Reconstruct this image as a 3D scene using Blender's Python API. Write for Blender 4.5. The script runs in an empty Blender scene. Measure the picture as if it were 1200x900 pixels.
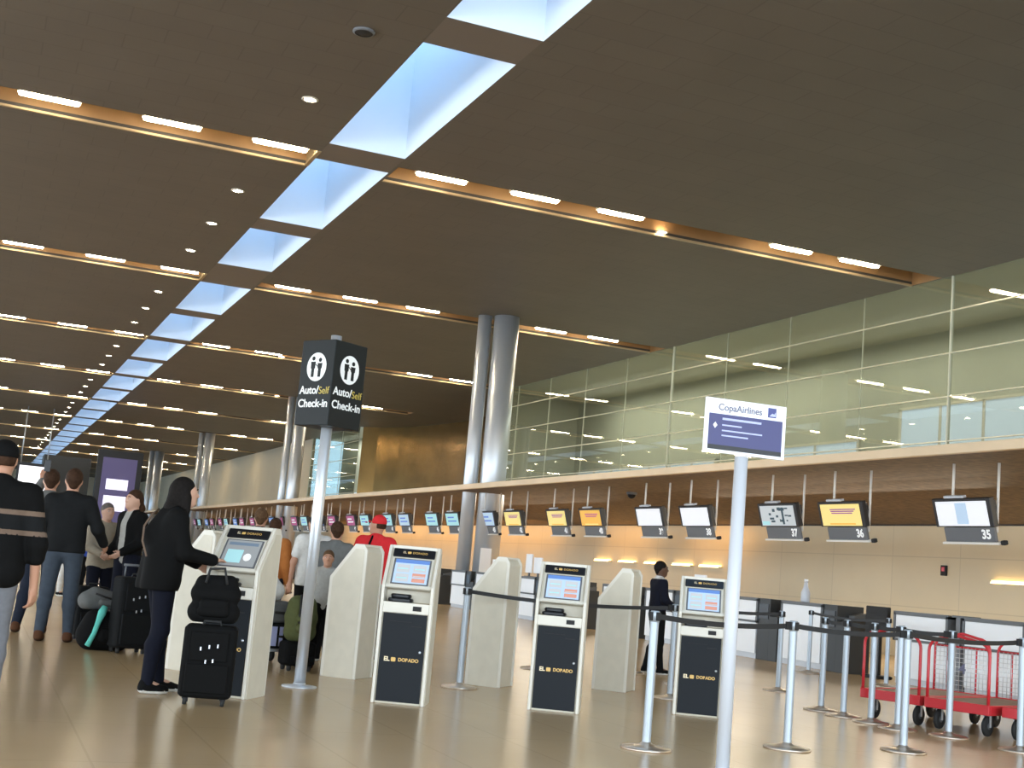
import bpy, bmesh, math, random
import numpy as np
from mathutils import Vector, Matrix
random.seed(7)
S = bpy.context.scene
COL = S.collection
PI = math.pi
R = math.radians
V = Vector
# ------------------------------------------------------------------ render look
S.view_settings.view_transform = 'Standard'
S.view_settings.look = 'None'
S.view_settings.gamma = 1.0
S.view_settings.use_curve_mapping = False
S.view_settings.exposure = -0.5
S.cycles.use_denoising = True
S.cycles.max_bounces = 6
S.cycles.diffuse_bounces = 3
S.cycles.glossy_bounces = 3
S.cycles.transparent_max_bounces = 12
S.cycles.sample_clamp_indirect = 4.0
S.cycles.blur_glossy = 0.5

# ------------------------------------------------------------------ materials
MATS = {}
def pm(name, col, rough=0.5, metal=0.0, noise=0.0, scale=8.0, emit=None, estr=0.0, spec=0.5, bump=0.0):
    if name in MATS: return MATS[name]
    m = bpy.data.materials.new(name); m.use_nodes = True
    nt = m.node_tree; b = nt.nodes['Principled BSDF']
    b.inputs['Base Color'].default_value = (*col, 1)
    b.inputs['Roughness'].default_value = rough
    b.inputs['Metallic'].default_value = metal
    b.inputs['Specular IOR Level'].default_value = spec
    if noise or bump:
        tc = nt.nodes.new('ShaderNodeTexCoord'); n = nt.nodes.new('ShaderNodeTexNoise')
        n.inputs['Scale'].default_value = scale; n.inputs['Detail'].default_value = 3
        nt.links.new(tc.outputs['Object'], n.inputs['Vector'])
        if noise:
            r = nt.nodes.new('ShaderNodeMapRange')
            r.inputs['To Min'].default_value = 1 - noise; r.inputs['To Max'].default_value = 1 + noise
            r.inputs['From Min'].default_value = .3; r.inputs['From Max'].default_value = .7
            nt.links.new(n.outputs['Fac'], r.inputs['Value'])
            mx = nt.nodes.new('ShaderNodeVectorMath'); mx.operation = 'SCALE'
            mx.inputs[0].default_value = col
            nt.links.new(r.outputs['Result'], mx.inputs['Scale'])
            nt.links.new(mx.outputs['Vector'], b.inputs['Base Color'])
        if bump:
            bp = nt.nodes.new('ShaderNodeBump'); bp.inputs['Strength'].default_value = bump
            bp.inputs['Distance'].default_value = .01
            nt.links.new(n.outputs['Fac'], bp.inputs['Height']); nt.links.new(bp.outputs['Normal'], b.inputs['Normal'])
    if emit:
        b.inputs['Emission Color'].default_value = (*emit, 1); b.inputs['Emission Strength'].default_value = estr
    MATS[name] = m
    return m

def brick_mat(name, c1, c2, mortar, bw, bh, msize, rough, offset=0.5, metal=0.0, rot=(0,0,0), bump=0.0, noise=.08, spec=.5, swap=False):
    """panels or tiles laid out in world metres"""
    m = bpy.data.materials.new(name); m.use_nodes = True
    nt = m.node_tree; b = nt.nodes['Principled BSDF']
    g = nt.nodes.new('ShaderNodeNewGeometry'); mp = nt.nodes.new('ShaderNodeMapping')
    mp.inputs['Rotation'].default_value = rot
    br = nt.nodes.new('ShaderNodeTexBrick')
    br.offset = offset
    br.inputs['Scale'].default_value = 1; br.inputs['Brick Width'].default_value = bw; br.inputs['Row Height'].default_value = bh
    br.inputs['Mortar Size'].default_value = msize; br.inputs['Mortar Smooth'].default_value = .1
    br.inputs['Color1'].default_value = (*c1, 1); br.inputs['Color2'].default_value = (*c2, 1); br.inputs['Mortar'].default_value = (*mortar, 1)
    nt.links.new(g.outputs['Position'], mp.inputs['Vector'])
    if swap:
        sx = nt.nodes.new('ShaderNodeSeparateXYZ'); cx = nt.nodes.new('ShaderNodeCombineXYZ')
        nt.links.new(mp.outputs['Vector'], sx.inputs[0])
        nt.links.new(sx.outputs['Y'], cx.inputs['X']); nt.links.new(sx.outputs['Z'], cx.inputs['Y'])
        nt.links.new(cx.outputs[0], br.inputs['Vector'])
    else:
        nt.links.new(mp.outputs['Vector'], br.inputs['Vector'])
    n = nt.nodes.new('ShaderNodeTexNoise'); n.inputs['Scale'].default_value = .7; n.inputs['Detail'].default_value = 5
    nt.links.new(g.outputs['Position'], n.inputs['Vector'])
    r = nt.nodes.new('ShaderNodeMapRange'); r.inputs['From Min'].default_value = .3; r.inputs['From Max'].default_value = .7
    r.inputs['To Min'].default_value = 1 - noise; r.inputs['To Max'].default_value = 1 + noise
    nt.links.new(n.outputs['Fac'], r.inputs['Value'])
    vm = nt.nodes.new('ShaderNodeVectorMath'); vm.operation = 'SCALE'
    nt.links.new(br.outputs['Color'], vm.inputs[0]); nt.links.new(r.outputs['Result'], vm.inputs['Scale'])
    nt.links.new(vm.outputs['Vector'], b.inputs['Base Color'])
    b.inputs['Roughness'].default_value = rough; b.inputs['Metallic'].default_value = metal
    b.inputs['Specular IOR Level'].default_value = spec
    MATS[name] = m
    return m

def glass_mat(name, tint, refl=.12, rough=.02):
    m = bpy.data.materials.new(name); m.use_nodes = True
    nt = m.node_tree; nt.nodes.remove(nt.nodes['Principled BSDF'])
    out = nt.nodes['Material Output']
    t = nt.nodes.new('ShaderNodeBsdfTransparent'); t.inputs['Color'].default_value = (*tint, 1)
    gl = nt.nodes.new('ShaderNodeBsdfGlossy'); gl.inputs['Roughness'].default_value = rough
    fr = nt.nodes.new('ShaderNodeLayerWeight'); fr.inputs['Blend'].default_value = .5
    pw = nt.nodes.new('ShaderNodeMath'); pw.operation = 'POWER'; pw.inputs[1].default_value = 4.0
    nt.links.new(fr.outputs['Facing'], pw.inputs[0])
    ad = nt.nodes.new('ShaderNodeMath'); ad.operation = 'MULTIPLY_ADD'; ad.inputs[1].default_value = .8; ad.inputs[2].default_value = refl; ad.use_clamp = True
    nt.links.new(pw.outputs[0], ad.inputs[0])
    mx = nt.nodes.new('ShaderNodeMixShader')
    nt.links.new(ad.outputs[0], mx.inputs[0]); nt.links.new(t.outputs[0], mx.inputs[1]); nt.links.new(gl.outputs[0], mx.inputs[2])
    nt.links.new(mx.outputs[0], out.inputs['Surface'])
    MATS[name] = m
    return m

def emi(name, col, s): return pm(name, tuple(c*.5 for c in col), .5, emit=col, estr=s)

pm('kiosk_shell', (.62,.57,.46), .45, noise=.04)
pm('kiosk_edge', (.70,.66,.57), .4)
pm('black_gloss', (.012,.013,.016), .3, spec=.25)
pm('navy_panel', (.010,.0125,.016), .5, spec=.15)
pm('black_matte', (.012,.012,.013), .7)
pm('gold', (.75,.47,.14), .5)
pm('pale_gold', (.9,.75,.5), .5)
pm('steel', (.60,.63,.67), .35, .55)
pm('silver', (.40,.45,.50), .40, .35)
pm('white_paint', (.56,.58,.62), .4)
pm('bronze_base', (.70,.60,.50), .32, .9)
pm('belt_black', (.01,.01,.011), .6)
pm('white_panel', (.85,.86,.88), .4)
pm('grey_frame', (.10,.105,.11), .5)
pm('dark_cabinet', (.025,.027,.028), .55)
pm('wood_trim', (.74,.56,.36), .45, noise=.08, scale=1.0)
pm('light_frame', (.75,.68,.55), .4, .3)
pm('slot_wood', (.27,.155,.065), .5, noise=.1, scale=1.5)
pm('slot_dark', (.03,.025,.02), .6)
pm('lip_metal', (.42,.32,.18), .4, .5)
pm('rail_metal', (.75,.68,.52), .35, .4)
pm('shaft_white', (.80,.84,.90), .7)
pm('beam_brown', (.16,.13,.105), .6)
pm('red_paint', (.55,.02,.03), .35)
pm('cart_wood', (.30,.20,.13), .6, noise=.15)
pm('rubber', (.012,.012,.012), .75)
pm('mesh_wire', (.62,.62,.63), .4, .6)
pm('screen_body', (.014,.014,.017), .35)
pm('plate_grey', (.13,.135,.145), .45)
pm('mullion_grey', (.55,.54,.44), .5)
pm('rod_white', (.8,.76,.7), .4)
pm('sign_dark', (.012,.0145,.015), .5, spec=.2)
pm('sign_white', (.88,.88,.86), .5)
pm('sign_yellow', (.55,.42,.08), .5)
pm('sign_blue', (.022,.022,.13), .4)
pm('pale_blue_ink', (.45,.48,.75), .5)
pm('grey_ink', (.13,.13,.20), .5)
pm('navy_ink', (.05,.06,.22), .5)
emi('lamp', (1.0,.84,.58), 130)
emi('spot_lamp', (1.0,.84,.60), 90)
emi('wall_lamp', (1.0,.66,.25), 8)
emi('number_glare_white', (1,1,1), .8)
emi('scr_white', (.93,.95,1), .85)
emi('scr_paleblue', (.55,.72,.92), .75)
emi('scr_blue', (.16,.32,.75), .6)
emi('scr_yellow', (1.0,.80,.28), .85)
emi('scr_orange', (1.0,.55,.10), .8)
emi('scr_teal', (.45,.80,.85), .8)
emi('scr_magenta', (.55,.12,.30), .55)
emi('scr_purple', (.38,.10,.42), .5)
emi('scr_salmon', (.85,.40,.30), .6)
emi('scr_grey', (.42,.44,.45), .55)
emi('scr_dark', (.05,.10,.13), .4)
emi('scr_greywhite', (.70,.74,.76), .6)
emi('scr_slate', (.22,.30,.40), .5)
emi('ad_white', (.88,.85,1.0), 1.4)
emi('ad_violet', (.13,.11,.27), .5)
emi('board_white', (.95,.95,1.0), 1.6)
emi('window_day', (.72,.84,1.0), 1.3)
# skin and cloth
for n, c in dict(skin=(.48,.25,.16), skin_pale=(.58,.34,.24), skin_dark=(.10,.05,.03)).items(): pm(n, c, .5, spec=.3)
for n, c in dict(black_cloth=(.006,.006,.006), navy_cloth=(.008,.009,.016), dark_denim=(.018,.022,.035), blue_denim=(.05,.062,.08),
                 grey_denim=(.17,.175,.19), charcoal=(.011,.0115,.012), red_cloth=(.62,.03,.035), white_cloth=(.62,.60,.56),
                 greywhite_cloth=(.38,.37,.34), tan_cloth=(.34,.29,.22), blue_cloth=(.03,.06,.26), orange_cloth=(.42,.15,.04),
                 grey_cloth=(.13,.13,.125), olive_cloth=(.10,.11,.045), brown_leather=(.09,.04,.02), teal_cloth=(.12,.50,.42),
                 stripe_tan=(.16,.11,.08), slate_cloth=(.09,.10,.12)).items(): pm(n, c, .85, noise=.07, scale=25, spec=.1)
for n, c in dict(hair_black=(.010,.008,.007), hair_brown=(.045,.022,.012), hair_light=(.10,.055,.028), hair_grey=(.14,.12,.11)).items(): pm(n, c, .75, noise=.3, scale=40, spec=.12)

M_ceil = brick_mat('ceiling_panels', (.135,.115,.092), (.130,.110,.088), (.110,.094,.075), 1.2, .6, .012, .55, noise=.05, spec=.25)
M_floor = brick_mat('floor_tiles', (.58,.415,.225), (.57,.405,.22), (.51,.365,.195), .75, 1.5, .008, .22, offset=0.0, noise=.05, spec=.5)
M_wall = brick_mat('wall_cladding', (.66,.555,.365), (.64,.54,.355), (.54,.45,.30), 2.4, 1.2, .012, .45, offset=0.0, swap=True, noise=.04)
M_soffit = pm('soffit_board', (.15,.10,.06), .65, noise=.35, scale=7.0)
M_gold = pm('bronze_wall', (.30,.175,.055), .24, .8, noise=.15, scale=.6)
M_upwall = pm('upper_wall', (.46,.45,.36), .7, noise=.05, scale=.5)
M_beige = pm('beige_far_wall', (.66,.55,.38), .6, noise=.05, scale=.3)
M_glass = glass_mat('glass_green', (.66,.68,.63), .10)
M_sky_glass = glass_mat('skylight_glass', (.92,.96,1.0), .0)

# ------------------------------------------------------------------ mesh helpers
class MB:
    def __init__(s): s.v = []; s.f = []; s.m = []; s.sm = []
    def add(s, vs, fs, mi=0, smooth=False):
        o = len(s.v); s.v += [tuple(p) for p in vs]
        for f in fs: s.f.append(tuple(o+i for i in f)); s.m.append(mi); s.sm.append(smooth)
        return s
    def box(s, a, b, mi=0, mat=None):
        (x0,y0,z0),(x1,y1,z1) = a, b
        vs = [V(p) for p in ((x0,y0,z0),(x1,y0,z0),(x1,y1,z0),(x0,y1,z0),(x0,y0,z1),(x1,y0,z1),(x1,y1,z1),(x0,y1,z1))]
        if mat is not None: vs = [mat @ p for p in vs]
        return s.add(vs, [(0,3,2,1),(4,5,6,7),(0,1,5,4),(1,2,6,5),(2,3,7,6),(3,0,4,7)], mi)
    def rbox(s, a, b, r, mi=0, mat=None, n=3):
        """box whose four vertical edges are rounded and whose rims are chamfered"""
        (x0,y0,z0),(x1,y1,z1) = a, b
        pts = []
        for cx, cy, a0 in ((x1-r,y1-r,0),(x0+r,y1-r,PI/2),(x0+r,y0+r,PI),(x1-r,y0+r,1.5*PI)):
            for k in range(n+1):
                t = a0 + PI/2*k/n; pts.append((cx+r*math.cos(t), cy+r*math.sin(t)))
        cxm, cym = (x0+x1)/2, (y0+y1)/2
        c = min(r*.5, (z1-z0)*.25)
        sx = 1-c/max((x1-x0)/2,1e-6); sy = 1-c/max((y1-y0)/2,1e-6)
        ring = lambda z, k: [V((cxm+(x-cxm)*(sx if k else 1), cym+(y-cym)*(sy if k else 1), z)) for x, y in pts]
        vs = ring(z0,1)+ring(z0+c,0)+ring(z1-c,0)+ring(z1,1); N = len(pts)
        if mat is not None: vs = [mat @ p for p in vs]
        fs = [tuple(range(N-1,-1,-1)), tuple(range(3*N,4*N))]
        for q in range(3):
            for i in range(N):
                j = (i+1) % N; fs.append((q*N+i, q*N+j, (q+1)*N+j, (q+1)*N+i))
        return s.add(vs, fs, mi)
    def quad(s, a, b, c, d, mi=0): return s.add([a,b,c,d], [(0,1,2,3)], mi)
    def prism(s, poly, x0, x1, mi=0, axis='x'):
        n = len(poly)
        mk = (lambda t, p: (t, p[0], p[1])) if axis == 'x' else (lambda t, p: (p[0], t, p[1])) if axis == 'y' else (lambda t, p: (p[0], p[1], t))
        vs = [mk(x0, p) for p in poly] + [mk(x1, p) for p in poly]
        fs = [tuple(range(n-1,-1,-1)), tuple(range(n, 2*n))] + [(i,(i+1)%n,n+(i+1)%n,n+i) for i in range(n)]
        return s.add(vs, fs, mi)
    def tube(s, path, r, mi=0, n=8, cap=True, closed=False):
        path = [V(p) for p in path]; N = len(path); rr = r if isinstance(r, (list,tuple)) else [r]*N
        vs = []; prev = None
        for i, p in enumerate(path):
            if closed: d = path[(i+1)%N]-path[i-1]
            else: d = path[min(i+1,N-1)]-path[max(i-1,0)]
            d.normalize()
            if prev is None:
                up = V((0,0,1)) if abs(d.z) < .9 else V((1,0,0))
                u = d.cross(up).normalized()
            else:
                u = (prev - d*prev.dot(d)).normalized()
            prev = u; w = d.cross(u)
            for k in range(n):
                a = 2*PI*k/n; vs.append(p + (u*math.cos(a)+w*math.sin(a))*rr[i])
        fs = []
        for i in range(N if closed else N-1):
            j = (i+1) % N
            for k in range(n):
                k2 = (k+1) % n; fs.append((i*n+k, i*n+k2, j*n+k2, j*n+k))
        s.add(vs, fs, mi, True)
        if cap and not closed:
            o = len(s.v)-len(vs)
            s.f.append(tuple(o+k for k in range(n-1,-1,-1))); s.m.append(mi); s.sm.append(False)
            s.f.append(tuple(o+(N-1)*n+k for k in range(n))); s.m.append(mi); s.sm.append(False)
        return s
    def lathe(s, prof, c=(0,0,0), n=24, mi=0):
        vs = []; P = len(prof)
        for k in range(n):
            a = 2*PI*k/n
            for r, z in prof: vs.append((c[0]+r*math.cos(a), c[1]+r*math.sin(a), c[2]+z))
        fs = []
        for k in range(n):
            k2 = (k+1) % n
            for i in range(P-1): fs.append((k*P+i, k2*P+i, k2*P+i+1, k*P+i+1))
        return s.add(vs, fs, mi, True)
    def sphere(s, c, r, mi=0, n=14, sc=(1,1,1)):
        pr = []
        vs = []; fs = []
        m = n//2
        for i in range(m+1):
            t = PI*i/m
            for k in range(n):
                a = 2*PI*k/n
                vs.append((c[0]+r*sc[0]*math.sin(t)*math.cos(a), c[1]+r*sc[1]*math.sin(t)*math.sin(a), c[2]-r*sc[2]*math.cos(t)))
        for i in range(m):
            for k in range(n):
                k2 = (k+1) % n; fs.append((i*n+k, i*n+k2, (i+1)*n+k2, (i+1)*n+k))
        return s.add(vs, fs, mi, True)
    def build(s, name, mats, parent=None, bevel=0):
        if not isinstance(mats, (list,tuple)): mats = [mats]
        me = bpy.data.meshes.new(name); me.from_pydata(s.v, [], s.f)
        for m in mats: me.materials.append(MATS[m] if isinstance(m, str) else m)
        me.polygons.foreach_set('material_index', s.m); me.polygons.foreach_set('use_smooth', s.sm)
        me.validate(); me.update()
        o = bpy.data.objects.new(name, me); COL.objects.link(o)
        if parent is not None: o.parent = parent
        if bevel:
            b = o.modifiers.new('bevel', 'BEVEL'); b.width = bevel; b.segments = 2; b.limit_method = 'ANGLE'
        return o

def tag(o, label=None, cat=None, group=None, kind=None):
    if label: o['label'] = label
    if cat: o['category'] = cat
    if group: o['group'] = group
    if kind: o['kind'] = kind
    return o
def empty(name, loc=(0,0,0), rz=0.0):
    o = bpy.data.objects.new(name, None); o.empty_display_size = .2; COL.objects.link(o)
    o.location = loc; o.rotation_euler = (0,0,rz); return o
KIDS = {}
def kids(o): return [c for c in bpy.data.objects if c.parent == o]
def copy_tree(o, parent=None):
    c = o.copy(); COL.objects.link(c)
    if parent is not None: c.parent = parent
    for ch in kids(o): copy_tree(ch, c)
    return c
def text_mesh(name, txt, size, mat, parent, M, align='CENTER', extrude=.001, bold=0.0):
    cu = bpy.data.curves.new(name, 'FONT'); cu.body = txt; cu.size = size; cu.align_x = align; cu.align_y = 'CENTER'
    cu.extrude = extrude; cu.offset = bold
    t = bpy.data.objects.new(name, cu); COL.objects.link(t)
    dg = bpy.context.evaluated_depsgraph_get(); dg.update()
    me = bpy.data.meshes.new_from_object(t.evaluated_get(dg)); bpy.data.objects.remove(t)
    me.transform(M); me.materials.clear(); me.materials.append(MATS[mat])
    o = bpy.data.objects.new(name, me); COL.objects.link(o); o.parent = parent
    return o
ORD = ['first','second','third','fourth','fifth','sixth','seventh','eighth','ninth','tenth','eleventh','twelfth','thirteenth','fourteenth','fifteenth',
       'sixteenth','seventeenth','eighteenth','nineteenth','twentieth','twenty-first','twenty-second','twenty-third','twenty-fourth','twenty-fifth','twenty-sixth','twenty-seventh','twenty-eighth']

# ------------------------------------------------------------------ camera
HC = 1.2
yaw, pit, rol, F = 0.3793683904, 0.1428773917, 0.0870523596, 1525.899
cy, sy = math.cos(yaw), math.sin(yaw)
fw = V((sy*math.cos(pit), cy*math.cos(pit), math.sin(pit))); rt = V((cy,-sy,0)); up = rt.cross(fw)
c_, s_ = math.cos(rol), math.sin(rol)
rt, up = rt*c_ + up*s_, up*c_ - rt*s_
cam = bpy.data.cameras.new('camera'); camo = bpy.data.objects.new('camera', cam); COL.objects.link(camo)
camo.matrix_world = Matrix(((rt.x,up.x,-fw.x,0),(rt.y,up.y,-fw.y,0),(rt.z,up.z,-fw.z,HC),(0,0,0,1)))
cam.sensor_fit = 'HORIZONTAL'; cam.sensor_width = 36; cam.lens = 36*F/1200; cam.clip_end = 500; cam.clip_start = .05
S.camera = camo

# ------------------------------------------------------------------ the hall
H = 9.17
XL, XR = -18.0, 21.0
YB, YF = -12.0, 190.0
SKL, SKR = 5.42, 6.98
SLOTS = [11.7] + [25.5 + 13.8*i for i in range(0, 12)]
SW = .56                               # half width of a light slot
fl = MB(); fl.box((XL,YB,-.2),(XR+6,YF,0)); tag(fl.build('floor', M_floor), kind='structure')

# ceiling: dark panels between the light slots, with the slots' recesses
ce = MB()
def crect(x0, x1, y0, y1, z=H, mi=0):
    ce.add([(x0,y0,z),(x1,y0,z),(x1,y1,z),(x0,y1,z)], [(0,3,2,1)], mi)
ys = [YB]
for s in SLOTS: ys += [s-SW, s+SW]
ys.append(YF)
for i in range(0, len(ys), 2):
    crect(XL, SKL, ys[i], ys[i+1]); crect(SKR, XR, ys[i], ys[i+1])
D = .42
for s in SLOTS:
    for x0, x1 in ((XL, SKL-.06), (SKR+.06, XR-.05)):
        a, b = s-SW, s+SW
        crect(x0, x1, a, b, H+D, 1)
        ce.add([(x0,a,H),(x1,a,H),(x1,a,H+D),(x0,a,H+D)], [(0,1,2,3)], 1)
        ce.add([(x0,b,H+.10),(x1,b,H+.10),(x1,b,H+D),(x0,b,H+D)], [(3,2,1,0)], 1)
        ce.add([(x0,b,H+.03),(x1,b,H+.03),(x1,b,H+.10),(x0,b,H+.10)], [(3,2,1,0)], 2)
        ce.box((x0,b-.02,H-.015),(x1,b+.05,H+.03), 3)
        for xe in (x0, x1):
            ce.add([(xe,a,H),(xe,b,H),(xe,b,H+D),(xe,a,H+D)], [(0,1,2,3)], 3 if x0 == XL else 1)
        if x0 == XL:
            ce.box((x1-.02,a,H-.015),(x1+.06,b,H+.03), 3)
            ce.add([(x1,a,H),(SKL,a,H),(SKL,b,H),(x1,b,H)], [(0,3,2,1)], 0)
        else:
            ce.add([(SKR,a,H),(x0,a,H),(x0,b,H),(SKR,b,H)], [(0,3,2,1)], 0)
            ce.add([(x1,a,H),(XR,a,H),(XR,b,H),(x1,b,H)], [(0,3,2,1)], 0)
# beams that cross the skylight
BEAMS = [(-2.5,-1.4),(3.9,5.0),(10.6,11.7),(17.44,18.53),(24.33,25.46),(31.07,32.23),(37.0,40.05),(45.39,46.58),(52.4,53.5),(59.2,60.4)]
y = 66.1
while y < YF-8: BEAMS.append((y, y+1.1)); y += 6.9
for a, b in BEAMS: crect(SKL, SKR, a, b, H, 4)
crect(SKL, SKR, YB, BEAMS[0][0], H, 4); crect(SKL, SKR, BEAMS[-1][1], YF, H, 4)
ceil = tag(ce.build('ceiling', [M_ceil,'slot_wood','slot_dark','lip_metal','beam_brown']), kind='structure')
# skylight cells: deep white shafts with a glass lid
TOP = H+3.6
for i in range(len(BEAMS)-1):
    a, b = BEAMS[i][1], BEAMS[i+1][0]
    w = MB()
    w.add([(SKL,a,H),(SKL,b,H),(SKL,b,TOP),(SKL,a,TOP)], [(0,1,2,3)])
    w.add([(SKR,a,H),(SKR,b,H),(SKR,b,TOP),(SKR,a,TOP)], [(3,2,1,0)])
    w.add([(SKL,a,H),(SKR,a,H),(SKR,a,TOP),(SKL,a,TOP)], [(3,2,1,0)])
    w.add([(SKL,b,H),(SKR,b,H),(SKR,b,TOP),(SKL,b,TOP)], [(0,1,2,3)])
    o = tag(w.build('window_%d' % (i+1), 'shaft_white'), kind='structure')
    g = MB(); g.box((SKL,a,TOP-.03),(SKR,b,TOP)); g.build('pane', M_sky_glass, o)

# right side: fascia, soffit, counter wall, terrace slab, upper glass wall
XF = 13.4; ZS = 3.54
so = MB()
so.add([(XF,YB,ZS),(XF+2.6,YB,ZS),(XF+2.6,YF,ZS),(XF,YF,ZS)], [(0,3,2,1)])
so.add([(XF+2.6,YB,ZS),(XR,YB,3.17),(XR,YF,3.17),(XF+2.6,YF,ZS)], [(0,3,2,1)])
tag(so.build('wall_soffit', M_soffit), kind='structure')
tb = MB(); tb.box((XF-.03,YB,ZS-.02),(XF+.08,YF,ZS+.13)); tag(tb.build('trim_1', 'wood_trim', bevel=.01), kind='structure')
sl = MB(); sl.box((XF+.08,YB,ZS+.01),(XR+6,YF,ZS+.14)); tag(sl.build('wall_terrace', 'light_frame'), kind='structure')
wl = MB(); wl.box((XR,YB,0),(XR+.2,YF,3.2)); tag(wl.build('wall_right', M_wall), kind='structure')
sh = MB(); sh.box((XR-.05,YB,3.14),(XR,YF,3.19)); tag(sh.build('trim_2', 'slot_dark'), kind='structure')
ff = MB(); ff.box((XL,YF,0),(XR+6,YF+.2,H+.5)); tag(ff.build('wall_far', M_beige), kind='structure')
# upper level behind the glass
ZB = ZS+.14
def glass_wall(name, y0, y1, ylist):
    g = MB(); g.box((XR,y0,ZB),(XR+.03,y1,H))
    o = tag(g.build(name, M_glass), kind='structure')
    m = MB()
    for z in (5.15,6.22,7.28,8.32): m.box((XR-.02,y0,z-.012),(XR+.05,y1,z+.012))
    m.build('rail', 'rail_metal', o)
    m = MB()
    STRONG = [i for i, q in enumerate(ylist) if abs(q-38.2) < .1 or abs(q-24.6) < .1 or i == len(ylist)-1]
    for k_, yy in enumerate(ylist): m.box((XR-(.03 if k_ in STRONG else .002),yy-(.02 if k_ in STRONG else .006),ZB),(XR+(.05 if k_ in STRONG else .032),yy+(.02 if k_ in STRONG else .006),H))
    m.build('mullion', 'mullion_grey', o)
GY0, GY1 = YB, 54.6
glass_wall('window_101', GY0, GY1, [38.2+3.4*k for k in range(-14, 5)]+[GY1])
glass_wall('window_102', 77.0, 89.0, [77.0,81.0,85.0,89.0])
XBk = XR+4.2
bw = MB(); bw.box((XBk,YB,ZB),(XBk+.2,GY1,H+.2)); bw.box((XR,GY1,ZB),(XBk,GY1+.2,H+.2))
bw.box((XR+2.2,77,ZB),(XR+2.4,89,H+.2)); 
tag(bw.build('wall_upper', M_upwall), kind='structure')
uc = MB()
for ya, yb in ((YB,GY1),(77,89)): uc.add([(XR,ya,H),(XBk+.2,ya,H),(XBk+.2,yb,H),(XR,yb,H)], [(0,3,2,1)])
tag(uc.build('ceiling_upper', M_upwall), kind='structure')
# bright daylit windows of the upper level
for i, (ya, yb, z0, z1) in enumerate([(24.5,31.5,4.4,7.0),(33.5,38.0,4.4,6.2),(42,54,4.2,6.0),(14,20,4.4,6.8)]):
    wn = MB(); wn.box((XBk-.06,ya,z0),(XBk-.02,yb,z1)); o = tag(wn.build('window_%d' % (201+i), 'window_day'), kind='structure')
    fr = MB()
    n = max(2, int((yb-ya)/1.6))
    for k in range(n+1):
        yy = ya+(yb-ya)*k/n; fr.box((XBk-.1,yy-.04,z0),(XBk-.02,yy+.04,z1))
    for z in (z0,z1): fr.box((XBk-.1,ya-.04,z-.04),(XBk-.02,yb+.04,z+.04))
    fr.build('window_frame', 'light_frame', o)
wn = MB(); wn.box((XR+2.14,77.5,4.0),(XR+2.18,88.6,5.5)); tag(wn.build('window_205', 'window_day'), kind='structure')
# bronze curved wall in the recess between the two glass fronts, beige wall beyond
gw = MB(); N = 24
pts = []
for k in range(N+1):
    t = k/N; yy = GY1+.2+(77-GY1-.2)*t; pts.append((XR+.2+3.0*math.sin(PI*t)**.7, yy))
for k in range(N):
    (xa,ya),(xb,yb) = pts[k], pts[k+1]
    gw.add([(xa,ya,ZB),(xb,yb,ZB),(xb,yb,H+.1),(xa,ya,H+.1)], [(0,1,2,3)], 0, True)
tag(gw.build('wall_bronze', M_gold), kind='structure')
rc = MB(); rc.add([(XR,GY1,H),(XR+4,GY1,H),(XR+4,77,H),(XR,77,H)], [(0,3,2,1)]); tag(rc.build('ceiling_recess', M_ceil), kind='structure')
bg = MB(); bg.box((XR,89,ZB),(XR+.2,YF,H+.2)); tag(bg.build('wall_beige', M_beige), kind='structure')
# left facade: low sill, high lintel and posts; daylight comes through the openings
lw = MB(); lw.box((XL-.3,YB,0),(XL,YF,.6)); lw.box((XL-.3,YB,5.6),(XL,YF,H+.5))
for k in range(21): lw.box((XL-.3,YB+k*10,.6),(XL,YB+k*10+.3,5.6))
tag(lw.build('wall_left', M_beige), kind='structure')

# ------------------------------------------------------------------ ceiling lights
FIX_L = [4.65,2.52,.25,-2.0,-4.2]; FIX_R = [8.08,10.22,12.3,16.78,18.72]
proto = empty('ceiling_light')
f = MB(); f.box((-.57,-.10,.02),(.57,.10,.09)); f.build('housing', 'light_frame', proto)
f = MB(); f.rbox((-.54,-.07,-.03),(.54,.07,.02), .03); f.build('diffuser', 'lamp', proto)
first = True
NSL = ['nearest','second','third','fourth','fifth','sixth','seventh','eighth','ninth','tenth','eleventh']
for si, s in enumerate(SLOTS[1:]):
    for side, L in (('left', FIX_L), ('right', FIX_R)):
        for k, x in enumerate(L):
            if side == 'left' and x < -1 and si < 8: continue
            if si > 8 and (side == 'left' and k > 2): continue
            if si > 9: continue
            o = proto if first else copy_tree(proto); first = False
            o.location = (x, s-.26, H+.045)
            side_txt = 'left' if side == 'left' else 'right'
            tag(o, '%s glowing bar light from the skylight, %s half of the %s ceiling slot' % (ORD[k], side_txt, NSL[si]), 'ceiling light', 'linear lights in the ceiling slots')
first = True
proto = empty('downlight')
f = MB(); f.lathe([(.15,0),(.15,-.015),(.11,-.02),(.10,.0)], n=20); f.build('trim_ring', 'light_frame', proto)
f = MB(); f.lathe([(.0,-.012),(.105,-.012)], n=20); f.build('lamp_lens', 'spot_lamp', proto)
DL = []
for si, s in enumerate(SLOTS[:9]):
    for q in (1,2,3):
        yy = s+3.47*q
        if yy < 20: continue
        if si == 0 and q == 2: continue
        DL.append((4.5+.003*max(0,yy-40), yy, H-.002))
for i, (x, yy, z) in enumerate(DL):
    o = proto if first else copy_tree(proto); first = False
    o.location = (x, yy, z)
    tag(o, '%s round glowing downlight along the left edge of the skylight, counting away' % ORD[i], 'ceiling light', 'round downlights beside the skylight')
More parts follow.
